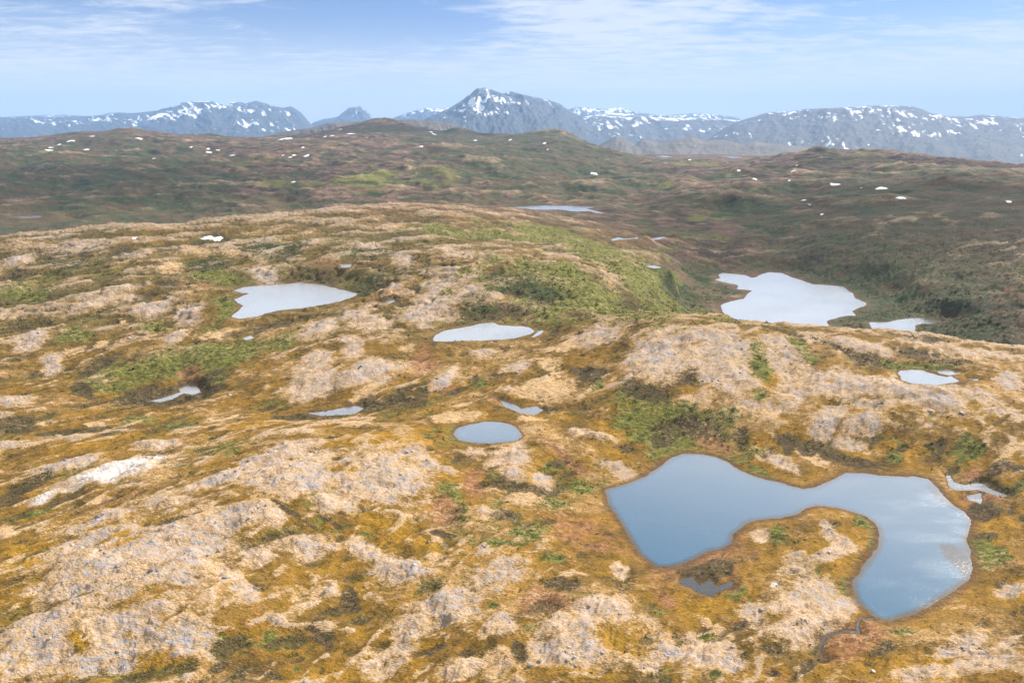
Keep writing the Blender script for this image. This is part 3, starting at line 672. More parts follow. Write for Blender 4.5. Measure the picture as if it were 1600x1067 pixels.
rock = np.maximum(rock, farw * 0.35 * sstep(0.30, 0.80, 0.5 * conv + 1.0 * nG))
farT = sstep(480, 800, YY)
straw = np.maximum(MASK["T"] * (1 - 0.65 * farT) * sstep(-0.6, 0.15, n_sm + 0.5), 0.55 * sstep(0.12, 0.45, n_sm * 0.9 - 0.3 * n_big))
straw = straw * (1 - 0.75 * MASK['G']) * (1 - 0.5 * valley)
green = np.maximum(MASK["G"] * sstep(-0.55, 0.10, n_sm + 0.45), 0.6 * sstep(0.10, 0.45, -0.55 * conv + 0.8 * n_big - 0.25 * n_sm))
scrub = np.maximum(MASK["K"] * sstep(-0.5, 0.2, nC + n_sm + 0.3), 0.5 * farw * sstep(0.1, 0.5, -n_sm + 0.3 * n_big))  # also holds the hillside patches that paint cloud shade
dark = np.maximum(MASK["D"] * sstep(-0.6, 0.15, n_sm + 0.4), 0.6 * sstep(0.25, 0.7, -0.8 * conv - 0.6 * n_sm))  # peat and heath, plus painted shade beside ridges and under clouds
crf = fbm(US + wx * 3, VS * 1.6 + wy * 3, 260, 6, 0.66, 323)
dark = np.maximum(dark, farw * 0.85 * sstep(0.25, 0.8, knob + 0.5 * kn * knob))
dark = np.maximum(dark, farw * 0.95 * sstep(0.10, 0.28, 0.9 * crf - 0.55 * conv + 0.05))
grf = fbm(XX * 0.7, YY * 1.2, 340, 6, 0.66, 324)
green = np.maximum(green, farw * 0.8 * sstep(0.14, 0.34, grf))
zone = np.maximum(sstep(620, 1300, YY), sstep(-8, -40, H3) * sstep(450, 600, YY))
moss = np.maximum(MASK["M"], 0.0)
red = np.maximum(MASK["B"] * (1 - 0.6 * sstep(350, 600, YY)) * sstep(-0.5, 0.2, nC + 0.3), 0.45 * WET * sstep(-0.2, 0.3, nB))
golden = (1 - sstep(210, 420, YY)) * 1.0    # golden autumn moss of the near knolls
ATTR1 = np.stack([rock, straw, green, scrub], -1)
ATTR2 = np.stack([dark, np.maximum(moss, 0.75 * golden * sstep(-0.4, 0.3, nB)), red, MASK["W"]], -1)
plateau = sstep(300, 520, YY) * (1 - zone)
ATTR3 = np.stack([WET, BED, plateau, zone], -1)


# ------------------------------------------------------------------ objects
def tag(o, label=None, cat=None, group=None, kind=None):
    if label: o["label"] = label
    if cat: o["category"] = cat
    if group: o["group"] = group
    if kind: o["kind"] = kind
    return o


def np_mesh(name, verts, faces, mat, smooth=True, attrs=None):
    """verts (n,3), faces (m,k) -> a linked mesh object"""
    me = bpy.data.meshes.new(name)
    verts = np.asarray(verts, np.float32); faces = np.asarray(faces, np.int32)
    m, k = faces.shape
    me.vertices.add(len(verts)); me.vertices.foreach_set("co", verts.ravel())
    me.loops.add(m * k); me.loops.foreach_set("vertex_index", faces.ravel())
    me.polygons.add(m); me.polygons.foreach_set("loop_start", np.arange(0, m * k, k, dtype=np.int32))
    if smooth:
        me.polygons.foreach_set("use_smooth", np.ones(m, bool))
    for an, av in (attrs or {}).items():
        if av.ndim == 2:
            at = me.attributes.new(an, "FLOAT_COLOR", "POINT")
            at.data.foreach_set("color", np.ascontiguousarray(av, np.float32).ravel())
        else:
            at = me.attributes.new(an, "FLOAT", "POINT")
            at.data.foreach_set("value", np.ascontiguousarray(av, np.float32).ravel())
    me.update(calc_edges=True)
    me.materials.append(mat)
    o = bpy.data.objects.new(name, me)
    COL.objects.link(o)
    return o


def grid_faces(nr, nc):
    i = np.arange(nr * nc).reshape(nr, nc)
    return np.stack([i[:-1, :-1], i[:-1, 1:], i[1:, 1:], i[1:, :-1]], -1).reshape(-1, 4)


def new_mat(name):
    m = bpy.data.materials.new(name)
    m.use_nodes = True
    N = Nodes(m.node_tree)
    out = N.new("ShaderNodeOutputMaterial")
    return m, N, out


def ground_material():
    m, N, out = new_mat("tundra")
    geo = N.new("ShaderNodeNewGeometry")
    pos = geo.outputs["Position"]
    a1, a2, a3 = N.attr("cover_one"), N.attr("cover_two"), N.attr("cover_three")

    def rgb(a):
        s = N.new("ShaderNodeSeparateColor")
        N.put(s.inputs[0], a.outputs["Color"])
        return (*s.outputs, a.outputs["Alpha"])
    rock, straw, green, scrub = rgb(a1)
    dark, moss, red, white = rgb(a2)
    wet, bed, plateau, zone = rgb(a3)
    strike = N.mapping(pos, (1.0, 1.9, 1.0), (0, 0, R(-38)))
    f1 = N.noise(strike, 0.35, 5, 0.65)          # 3 m
    f2 = N.noise(strike, 1.4, 4, 0.65)           # 0.7 m
    f3 = N.noise(pos, 0.06, 6, 0.62)             # 16 m
    f4 = N.noise(pos, 3.5, 2, 0.6)
    f5 = N.noise(strike, 0.018, 7, 0.68)         # 50 m down to 1 m
    f6 = N.noise(strike, 0.006, 9, 0.70)         # 160 m down to 1 m
    # heath: olive brown to orange
    heath = N.mix(N.rng(f3, 0.35, 0.65), C_HEATH_DARK, C_HEATH)
    heath = N.mix(N.m("MULTIPLY", N.rng(f1, 0.45, 0.70), 0.36), heath, C_HEATH_RED)
    heath = N.mix(N.m("MULTIPLY", N.rng(f5, 0.49, 0.68), 0.75), heath, C_HEATH_PALE)
    heath = N.mix(N.m("MULTIPLY", plateau, N.rng(f6, 0.60, 0.45, 0.35, 0.95)), heath, C_HEATH_OLIVE)
    far = N.mix(N.rng(f6, 0.43, 0.56), C_FAR_A, C_FAR_B)
    far = N.mix(N.m("MULTIPLY", N.rng(f5, 0.5, 0.65), 0.6), far, C_FAR_C)
    heath = N.mix(N.m("MULTIPLY", zone, 0.92), heath, far)
    mossc = N.mix(N.rng(f1, 0.35, 0.65), C_MOSS_A, C_MOSS_B)
    col = N.mix(N.m("MULTIPLY", moss, N.rng(N.m("ADD", f5, N.m("MULTIPLY", f1, 0.5)), 0.62, 0.86, 1.0, 0.15)), heath, mossc)
    greenc = N.mix(N.rng(f1, 0.35, 0.62), C_GREEN_A, C_GREEN_B)
    col = N.mix(N.rng(N.m("ADD", green, N.m("MULTIPLY", N.m("SUBTRACT", N.m("ADD", f3, f6), 1.0), 1.3)), 0.25, 0.85), col, greenc)
    strawc = N.mix(N.rng(f2, 0.3, 0.7), C_STRAW_A, C_STRAW_B)
    col = N.mix(N.rng(N.m("ADD", straw, N.m("MULTIPLY", N.m("SUBTRACT", N.m("ADD", f1, f5), 1.0), 1.9)), 0.28, 0.95), col, strawc)
    redc = N.mix(N.rng(f1, 0.3, 0.65), C_BOG_A, C_BOG_B)
    col = N.mix(N.m("MULTIPLY", red, 0.9), col, redc)
    scrub_shade_c = N.mix(N.rng(f1, 0.4, 0.65), C_SCRUB_SHADE_A, C_SCRUB_SHADE_B)
    col = N.mix(N.m("MULTIPLY", scrub, N.rng(f1, 0.3, 0.55, 0.5, 1.0)), col, scrub_shade_c)
    darkc = N.mix(N.rng(f2, 0.3, 0.65), C_PEAT_SHADE_A, C_PEAT_SHADE_B)
    darkc = N.mix(N.m('MULTIPLY', zone, N.rng(f6, 0.45, 0.55)), darkc, scrub_shade_c)
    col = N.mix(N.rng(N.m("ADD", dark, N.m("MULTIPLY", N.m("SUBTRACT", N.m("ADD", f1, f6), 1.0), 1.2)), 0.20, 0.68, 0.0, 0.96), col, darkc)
    # rock: grey stone, pink-tan gravel and pale lichen
    rk = N.mix(N.rng(f2, 0.38, 0.62), C_ROCK_TAN, C_ROCK_PALE)
    rk = N.mix(N.m("MULTIPLY", N.rng(f3, 0.40, 0.58), N.rng(f1, 0.36, 0.58)), rk, C_ROCK_GREY)
    rk = N.mix(N.m("MULTIPLY", N.rng(f4, 0.60, 0.74), 0.5), rk, C_ROCK_DARK)
    rk = N.mix(white, rk, (0.56, 0.50, 0.455))
    brk = N.m("ADD", N.m("MULTIPLY", N.m("SUBTRACT", f1, 0.5), 1.3), N.m("MULTIPLY", N.m("SUBTRACT", f5, 0.5), 1.7))
    brk = N.m("ADD", brk, N.m("MULTIPLY", N.m("SUBTRACT", f2, 0.5), 0.8))
    col = N.mix(N.rng(N.m("ADD", rock, N.m("MULTIPLY", brk, 0.7)), 0.02, 0.60, 0.0, N.m("MULTIPLY_ADD", N.m("ADD", zone, plateau), -0.40, 0.75)), col, strawc)
    rfac = N.rng(N.m("ADD", N.m("MULTIPLY", rock, 1.0), N.m("MULTIPLY", brk, 0.95)), 0.20, 1.15)
    vein = N.m("ABSOLUTE", N.m("SUBTRACT", N.noise(strike, 0.11, 5, 0.6), 0.5))
    rfac = N.m("MULTIPLY", rfac, N.rng(vein, 0.004, 0.035, 0.25, 1.0))
    rfac = N.m("MAXIMUM", rfac, N.m("MULTIPLY", white, 0.92))
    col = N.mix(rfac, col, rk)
    # damp shore and lake bed
    col = N.mix(N.m("MULTIPLY", N.rng(wet, 0.45, 1.0), 0.75), col, (0.11, 0.062, 0.028))
    col = N.mix(bed, col, N.mix(N.rng(f3, 0.3, 0.7), (0.07, 0.055, 0.035), (0.14, 0.10, 0.06)))
    fine_v = N.rng(N.m('ADD', N.m('MULTIPLY', f2, 0.6), N.m('MULTIPLY', f1, 0.4)), 0.30, 0.70, N.m('MULTIPLY_ADD', rock, 0.16, 0.60), N.m('MULTIPLY_ADD', rock, -0.16, 1.40), False)
    col = N.mix(1.0, col, fine_v, "MULTIPLY")
    b = N.new("ShaderNodeBsdfPrincipled")
    N.put(b.inputs["Base Color"], col)
    b.inputs["Roughness"].default_value = 0.92
    b.inputs["Specular IOR Level"].default_value = 0.15
    hgt = N.m("ADD", N.m("MULTIPLY", f1, N.m("MULTIPLY_ADD", rock, -0.45, 1.0)), N.m("MULTIPLY", f2, 0.22))
    hgt = N.m("ADD", hgt, N.m("MULTIPLY", f5, 3.0))
    hgt = N.m("ADD", hgt, N.m("MULTIPLY", f4, 0.10))
    bp = N.new("ShaderNodeBump")
    bp.inputs["Strength"].default_value = 1.0
    bp.inputs["Distance"].default_value = 1.0
    N.put(bp.inputs["Height"], hgt)
    N.put(b.inputs["Normal"], bp.outputs[0])
    N.put(out.inputs[0], b.outputs[0])
    return m


C_FAR_A = (0.042, 0.033, 0.021)
C_FAR_B = (0.122, 0.074, 0.052)
C_FAR_C = (0.220, 0.150, 0.100)
C_HEATH_OLIVE = (0.100, 0.078, 0.026)
C_HEATH_DARK = (0.070, 0.048, 0.014)
C_HEATH = (0.205, 0.112, 0.017)
C_HEATH_RED = (0.220, 0.088, 0.026)
C_HEATH_PALE = (0.420, 0.250, 0.090)
C_MOSS_A = (0.255, 0.150, 0.013)
C_MOSS_B = (0.450, 0.230, 0.026)
C_GREEN_A = (0.075, 0.080, 0.020)
C_GREEN_B = (0.155, 0.145, 0.030)
C_STRAW_A = (0.390, 0.238, 0.105)
C_STRAW_B = (0.480, 0.330, 0.180)
C_BOG_A = (0.170, 0.080, 0.036)
C_BOG_B = (0.300, 0.145, 0.065)
C_SCRUB_SHADE_A = (0.026, 0.035, 0.016)
C_SCRUB_SHADE_B = (0.062, 0.074, 0.022)
C_PEAT_SHADE_A = (0.050, 0.034, 0.018)
C_PEAT_SHADE_B = (0.095, 0.068, 0.030)
C_ROCK_TAN = (0.420, 0.275, 0.155)
C_ROCK_PALE = (0.445, 0.350, 0.275)
C_ROCK_GREY = (0.285, 0.260, 0.255)
C_ROCK_DARK = (0.150, 0.145, 0.150)

ground = np_mesh("ground", np.stack([XX, YY, H3], -1).reshape(-1, 3), grid_faces(NT, NA), ground_material(), True,
                 {"cover_one": ATTR1.reshape(-1, 4), "cover_two": ATTR2.reshape(-1, 4), "cover_three": ATTR3.reshape(-1, 4)})
tag(ground, "rolling brown and golden tundra with pale rock knolls", "ground", kind="structure")


# ------------------------------------------------------------------ water
def water_material():
    m, N, out = new_mat("water")
    geo = N.new("ShaderNodeNewGeometry")
    pos = geo.outputs["Position"]
    dep = N.attr("depth").outputs["Fac"]
    w1 = N.noise(N.mapping(pos, (1, 1.6, 1), (0, 0, 0.5)), 0.9, 3, 0.6)
    w2 = N.noise(pos, 3.2, 2, 0.6)
    gust = N.noise(pos, 0.02, 3, 0.55)
    hg = N.m("ADD", N.m("MULTIPLY", w1, 0.22), N.m("MULTIPLY", w2, 0.09))
    hg = N.m("MULTIPLY", hg, N.rng(gust, 0.35, 0.65, 0.65, 1.0))
    bp = N.new("ShaderNodeBump")
    bp.inputs["Strength"].default_value = 0.5
    bp.inputs["Distance"].default_value = 1.0
    N.put(bp.inputs["Height"], hg)
    body = N.new("ShaderNodeBsdfDiffuse")
    N.put(body.inputs[0], N.mix(N.rng(N.m('ADD', dep, N.m('MULTIPLY', N.m('SUBTRACT', gust, 0.5), 0.5)), 0.0, 0.26), C_SHALLOW, C_DEEP))
    clear = N.new("ShaderNodeBsdfTransparent")
    clear.inputs[0].default_value = (0.75, 0.70, 0.55, 1)
    low = N.new("ShaderNodeMixShader")
    N.put(low.inputs[0], N.rng(dep, 0.0, 0.4, 0.15, 1.0))
    N.put(low.inputs[1], clear.outputs[0]); N.put(low.inputs[2], body.outputs[0])
    gl = N.new("ShaderNodeBsdfGlossy")
    gst = N.noise(N.mapping(pos, (1, 2.2, 1), (0, 0, 0.7)), 0.045, 4, 0.6)
    N.put(gl.inputs["Roughness"], N.rng(gst, 0.36, 0.66, 0.07, 0.17))
    N.put(gl.inputs["Normal"], bp.outputs[0])
    lw = N.new("ShaderNodeLayerWeight")
    lw.inputs[0].default_value = 0.5
    refl = N.rng(lw.outputs["Facing"], 0.35, 0.80, 0.12, 0.97)
    mx = N.new("ShaderNodeMixShader")
    N.put(mx.inputs[0], refl)
    N.put(mx.inputs[1], low.outputs[0]); N.put(mx.inputs[2], gl.outputs[0])
    N.put(out.inputs[0], mx.outputs[0])
    return m


C_SHALLOW = (0.110, 0.092, 0.060)
C_DEEP = (0.034, 0.098, 0.165)
wmat = water_material()
for name, label, lev, wp, band in water_specs:
    x0, y0 = wp.min(0); x1, y1 = wp.max(0)
    st = max(max(x1 - x0, y1 - y0) / 130.0, 0.35)
    mg = st * 2
    gx, gy = np.meshgrid(np.arange(x0 - mg, x1 + mg + st, st), np.arange(y0 - mg, y1 + mg + st, st))
    d = seg_sdf(gx, gy, wp.tolist())
    pool = name in ("pool_water", "stream_water")
    depth = np.where(d < 0, np.minimum(-d * 0.16, 0.04 if pool else 3.2), 0) + (0.06 if pool else 0.0)
    if label.startswith('large blue'):                               # shelf of sand under the right bank of the large lake
        for sx, sy, rx, ry in ((1492, 868, 30, 34), (1470, 775, 14, 22)):
            a, s = pix(sx, sy); Y = -CAMH / s
            q = np.hypot((gx - a * Y) / (rx * Y / F * 1.15), (gy - Y) / (ry * Y / F * 2.0))
            depth = depth * (1 - 0.9 * (1 - sstep(0.45, 1.2, q + 0.3 * fbm(gx, gy, 9, 3, 0.6, 9))))
    keep = d < st * 1.6
    idx = np.full(gx.shape, -1)
    f = grid_faces(*gx.shape)
    kf = f[keep.ravel()[f].all(1)]
    used, inv = np.unique(kf, return_inverse=True)
    vv = np.column_stack([gx.ravel()[used], gy.ravel()[used], np.full(len(used), lev)])
    o = np_mesh(name, vv, inv.reshape(-1, 4), wmat, True, {"depth": depth.ravel()[used]})
    tag(o, label, {"lake_water": "lake", "pond_water": "pond", "pool_water": "pool", "stream_water": "stream"}[name], kind="structure")


# ------------------------------------------------------------------ mountains and foothills
def mountain_material(name, snowy, base_a, base_b):
    m, N, out = new_mat(name)
    geo = N.new("ShaderNodeNewGeometry")
    pos = geo.outputs["Position"]
    sn = N.attr("snow").outputs["Fac"]
    f1 = N.noise(pos, 0.004, 8, 0.65)
    f2 = N.noise(pos, 0.02, 4, 0.6)
    col = N.mix(N.rng(f1, 0.35, 0.65), base_a, base_b)
    b = N.new("ShaderNodeBsdfPrincipled")
    if snowy:
        fac = N.rng(N.m("ADD", sn, N.m("MULTIPLY", N.m("SUBTRACT", f2, 0.5), 0.5)), 0.37, 0.46)
        col = N.mix(fac, col, (0.86, 0.87, 0.90))
    N.put(b.inputs["Base Color"], col)
    b.inputs["Roughness"].default_value = 0.9
    bp = N.new("ShaderNodeBump")
    bp.inputs["Strength"].default_value = 0.6
    bp.inputs["Distance"].default_value = 70.0
    N.put(bp.inputs["Height"], f1)
    N.put(b.inputs["Normal"], bp.outputs[0])
    N.put(out.inputs[0], b.outputs[0])
    return m


def mountain(name, label, Y0, front, back, zb, line, mat, snow=None, seed=0, rough=1.0, shape=1.0, cols=0.0014):
    """a massif: its crest follows a line, spurs and gullies run down to the valley floor"""
    a_l, z_l = [], []
    for x, y in line:
        a, s = pix(x, y)
        a_l.append(float(a)); z_l.append(CAMH + Y0 * float(s))
    margin = (a_l[-1] - a_l[0]) * 0.02
    ag = np.arange(a_l[0] - margin, a_l[-1] + margin, cols)
    rows = np.concatenate([-np.linspace(1, 0, 170) ** 1.15, np.linspace(0.02, 1, 50)])
    yg = np.where(rows < 0, Y0 + rows * front, Y0 + rows * back)
    A_, S_ = np.meshgrid(ag, rows); Y_ = np.meshgrid(ag, yg)[1]
    # the crest is not straight in plan
    X_ = A_ * Y0
    wob = fbm(X_, X_ * 0 + seed * 7.7, front * 0.30, 3, 0.5, seed) * front * 0.10
    Yw = Y_ + wob
    Xw = A_ * Yw
    zc = np.interp(A_, a_l, z_l)
    fall = np.clip(np.abs(S_), 0, 1)
    zs = smooth1(np.interp(ag, a_l, z_l), max(3, int(len(ag) * 0.05)), 3)[None, :]
    zc = lerp(zc, np.broadcast_to(zs, zc.shape), sstep(0.02, 0.35, fall))
    spur = fbm(X_ + 0.10 * Y_, Y_ * 0.16, front * 0.16, 5, 0.55, seed + 3, True)
    spur2 = fbm(X_ - 0.12 * Y_, Y_ * 0.28, front * 0.06, 5, 0.58, seed + 5, True)
    prof = (1 - fall) ** (1.35 * shape) * 0.75 + 0.25 * (1 - fall * fall)
    env = np.minimum(fall * 5.5, 1) * (1 - fall) ** 0.5
    hh = zb + (zc - zb) * np.clip(prof + env * rough * (0.15 * spur + 0.08 * spur2), -0.1, 1.0)
    crest_rough = 0.012 * rough * (zc - zb) * fbm(X_, X_ * 0, front * 0.02, 3, 0.6, seed + 9)
    hh = hh + crest_rough * np.exp(-(fall / 0.02) ** 2)
    endt = sstep(0, 0.10, (A_ - ag[0]) / (ag[-1] - ag[0])) * sstep(0, 0.10, (ag[-1] - A_) / (ag[-1] - ag[0]))
    hh = np.where(hh < zb, zb - 40, lerp(zb - 40, hh, endt))
    sn = np.zeros(hh.shape)
    if snow is not None:
        s_lo, s_hi, dens = snow
        rel_h = (hh - s_lo) / (s_hi - s_lo)
        gul = fbm(X_ + 0.20 * Y_, Y_ * 0.13, front * 0.045, 5, 0.6, seed + 21, True) * 0.55
        big = fbm(X_, Y_, front * 0.22, 4, 0.55, seed + 23)
        pat = fbm(X_ + 0.12 * Y_, Y_ * 0.22, front * 0.019, 4, 0.62, seed + 25)
        hollow = (blur2(hh, 5, 5, 2) - hh) / (0.01 * front)
        sn = dens * np.clip(rel_h, -0.6, 1.1) + 0.52 * gul + 0.42 * pat + 0.36 * big + 0.16 * np.clip(hollow, -1.5, 1.5)
        sn = np.where(rel_h < -0.5, -1, sn)
    o = np_mesh(name, np.stack([Xw, Yw, hh], -1).reshape(-1, 3), grid_faces(*hh.shape), mat, True, {"snow": sn.ravel()})
    return tag(o, label, "mountain" if "mountain" in name else "hill", kind="structure")


rockm_near = mountain_material("mountain_rock", True, (0.018, 0.026, 0.032), (0.055, 0.062, 0.062))
rockm_green = mountain_material("massif_rock", True, (0.028, 0.036, 0.038), (0.070, 0.068, 0.060))
hillm = mountain_material("foothill_heath", True, (0.070, 0.062, 0.042), (0.135, 0.105, 0.070))

mountain("mountain", "tall dark pyramid mountain with snow gullies at picture centre", 15000, 5600, 4200, -330,
         [(540, 232), (600, 215), (640, 196), (660, 187), (680, 178), (700, 170), (720, 158), (735, 146), (745, 138), (757, 136), (770, 140), (785, 146), (800, 143), (815, 148), (835, 152), (855, 155), (875, 162), (890, 173), (905, 180), (925, 195), (950, 207), (990, 219), (1030, 232)],
         rockm_near, (60, 900, 0.24), 11, 1.15)
mountain("mountain", "long jagged snow streaked range at far left", 18000, 7500, 5000, -400,
         [(-500, 186), (-200, 185), (0, 183), (100, 182), (170, 180), (185, 177), (215, 176), (260, 171), (280, 165), (283, 161), (300, 159), (330, 159), (345, 163), (353, 168), (360, 160), (372, 159), (385, 161), (400, 157), (415, 161), (430, 166), (445, 168), (455, 165), (470, 170), (480, 178), (490, 186), (510, 197), (540, 212)],
         rockm_near, (-30, 620, 0.23), 23, 1.1)
mountain("mountain", "small flat topped cone mountain between the left range and the peak", 21000, 5000, 4000, -350,
         [(470, 205), (490, 191), (505, 186), (525, 183), (535, 176), (545, 168), (562, 166), (572, 172), (582, 182), (600, 187), (640, 190), (700, 200)],
         rockm_near, (200, 700, 0.36), 31, 0.9)
mountain("mountain", "low blue ridge just left of the central peak", 22000, 5000, 4000, -350,
         [(600, 190), (620, 182), (640, 175), (665, 169), (690, 170), (710, 167), (730, 170), (780, 185)],
         rockm_near, (200, 600, 0.36), 37, 0.9)
mountain("mountain", "bright snowfield ridge right behind the central peak", 23000, 5000, 4000, -350,
         [(860, 185), (885, 172), (900, 167), (920, 168), (945, 170), (965, 167), (985, 173), (1010, 177), (1040, 180), (1070, 178), (1090, 176), (1115, 178), (1150, 183), (1180, 190)],
         rockm_near, (-100, 420, 0.22), 41, 0.8)
mountain("mountain", "low dark ridge with snow specks right of the central peak", 16500, 6500, 4000, -380,
         [(880, 186), (905, 181), (930, 180), (960, 176), (985, 179), (1010, 182), (1050, 184), (1100, 184), (1140, 187), (1180, 190), (1240, 196)],
         rockm_green, (-80, 420, 0.36), 47, 1.0)
mountain("mountain", "broad rounded massif speckled with snow at far right", 13500, 6400, 5000, -360,
         [(1060, 205), (1100, 199), (1130, 193), (1165, 186), (1185, 180), (1200, 175), (1235, 174), (1260, 170), (1300, 169), (1340, 167), (1360, 165), (1400, 165), (1425, 166), (1440, 170), (1455, 177), (1480, 181), (1510, 182), (1535, 179), (1560, 181), (1600, 184), (1700, 184), (1900, 190), (2300, 195)],
         rockm_green, (-160, 470, 0.19), 53, 0.9)
mountain("mountain", "faint pale plateau on the horizon at far left", 27000, 5000, 4000, -400,
         [(-600, 186), (-100, 184), (0, 183), (60, 180), (100, 179), (150, 182), (170, 176), (190, 175), (230, 180), (300, 190)],
         rockm_near, (100, 500, 0.25), 59, 0.6)
mountain("hill", "dark blue brown hill behind the left skyline", 6600, 1500, 1500, -330,
         [(300, 232), (400, 216), (438, 206), (483, 200), (514, 192), (541, 190), (557, 190), (577, 192), (600, 190), (640, 186), (700, 190), (760, 215)],
         hillm, (500, 900, 0.30), 67, 0.6)
mountain("hill", "cluster of low brown foothills right of the central peak", 7600, 1700, 1500, -330,
         [(900, 236), (924, 231), (942, 223), (954, 216), (964, 212), (977, 217), (992, 226), (1002, 218), (1012, 218), (1028, 222), (1043, 220), (1066, 216), (1081, 213), (1103, 219), (1129, 218), (1154, 224), (1180, 221), (1220, 226), (1300, 232), (1400, 250)],
         hillm, None, 71, 0.5)


# ------------------------------------------------------------------ snow patches on the nearer hills
def snow_material():
    m, N, out = new_mat("old_snow")
    geo = N.new("ShaderNodeNewGeometry")
    f = N.noise(geo.outputs["Position"], 0.25, 5, 0.6)
    b = N.new("ShaderNodeBsdfPrincipled")
    N.put(b.inputs["Base Color"], N.mix(N.rng(f, 0.35, 0.7), (0.90, 0.90, 0.92), (0.74, 0.73, 0.72)))
    b.inputs["Roughness"].default_value = 0.7
    bp = N.new("ShaderNodeBump")
    bp.inputs["Strength"].default_value = 0.3
    N.put(bp.inputs["Height"], f)
    N.put(b.inputs["Normal"], bp.outputs[0])
    N.put(out.inputs[0], b.outputs[0])
    return m


SNOW = {
    "A": """435 356 25 5 -5;308 397 12 6 -50;305 413 18 5 -10;535 410 15 6 -25;365 377 12 4 0;860 340 22 5 -5;790 352 11 3 -10;670 370 10 4 -10;590 385 6 3 0;945 465 12 6 -15;1283 406 12 5 0
1290 425 18 6 -15;1190 540 8 5 0;1215 492 5 3 0;1180 394 12 4 0;565 328 18 3 0;1345 412 15 3 0;1435 444 18 3 0;965 326 8 3 0;1080 342 6 3 0;1300 960 82 11 -3;830 955 12 6 -20;445 440 8 3 0;1108 402 5 3 0""",
    "B": """178 340 48 5 0;335 340 9 6 0;425 330 12 5 0;470 325 15 5 -15;588 310 25 5 -10;520 284 15 4 -5;290 395 12 5 0;310 446 24 7 0;165 446 12 4 5;210 456 14 3 0;235 443 15 4 0;230 610 15 5 0
185 518 7 4 0;232 555 8 4 0;470 384 10 3 0;395 360 10 3 0;1080 300 12 5 0;1105 315 18 5 -10;1020 388 14 4 0;1355 352 13 5 0;1385 357 9 3 0;1215 300 8 4 0;1570 350 12 4 0""",
    "C": """200 370 12 5 0;505 558 26 7 0;840 622 5 4 0;1400 540 13 7 0;1500 590 15 4 0;1098 472 10 4 0;220 408 6 3 0""",
    "D": """158 540 14 8 -5;418 625 36 8 -5;705 652 40 11 -8;820 707 38 9 0;1487 730 20 7 -10;220 721 18 4 0;333 808 12 4 -10;132 600 9 4 0;178 506 8 4 -15;255 748 8 3 0;575 645 6 3 0""",
}
smat = snow_material()
rng = np.random.default_rng(4)


def snow_patch(px, py, rx, ry, ang, seed):
    c = hit(H3, [px], [py])[0]
    a1, s1 = pix(px, py + ry); a0, s0 = pix(px, py - ry)
    mpp = c[1] / F
    wx_ = rx * mpp
    # depth over the ground from the local slope along the sight line
    dY = 6.0
    g = (sample(H3, c[0] * (1 + dY / c[1]), c[1] + dY) - sample(H3, c[0] * (1 - dY / c[1]), c[1] - dY)) / (2 * dY)
    graze = max(float(g) - float(pix(px, py)[1]), 0.05)
    wy_ = min(ry * mpp / graze, wx_ * (0.7 if rx > 15 else 1.5))
    th = np.linspace(0, 2 * np.pi, 28, endpoint=False)
    rr = 1 + 0.62 * fbm(np.cos(th) * 1.3 + seed, np.sin(th) * 1.3 - seed, 1.0, 3, 0.6, seed + 500)
    ring = [(0.0, 1.0)]
    vs, fs = [], []
    rings = [(1.0, -0.35), (0.93, 0.22), (0.70, 0.36), (0.35, 0.75)]
    tk = min(0.18 * min(wx_, wy_), 1.6)
    sa_, ca_ = math.sin(-ang) * (ry and 1), math.cos(-ang)
    for f, hz in rings:
        ux = rr * f * np.cos(th) * wx_
        uy = rr * f * np.sin(th) * wy_
        X = c[0] + ux; Y = c[1] + uy + ux * math.tan(-ang) * (wy_ / max(ry * mpp, 1e-6)) * 0.5
        Z = sample(H3, X, Y) + hz * tk
        vs.append(np.column_stack([X, Y, Z]))
    vs = np.concatenate(vs)
    cz = sample(H3, c[0], c[1]) + 0.8 * tk
    vs = np.vstack([vs, [(c[0], c[1], cz)]])
    n = 28
    quads = []
    for k in range(len(rings) - 1):
        for i in range(n):
            j = (i + 1) % n
            quads.append((k * n + i, k * n + j, (k + 1) * n + j, (k + 1) * n + i))
    k = len(rings) - 1
    for i in range(0, n, 2):
        quads.append((k * n + i, k * n + i + 1, k * n + (i + 2) % n, len(vs) - 1))
    vs[:, 0] -= c[0]; vs[:, 1] -= c[1]; vs[:, 2] -= c[2]
    o = np_mesh("snow_patch", vs, quads, smat)
    o.location = c
    return o


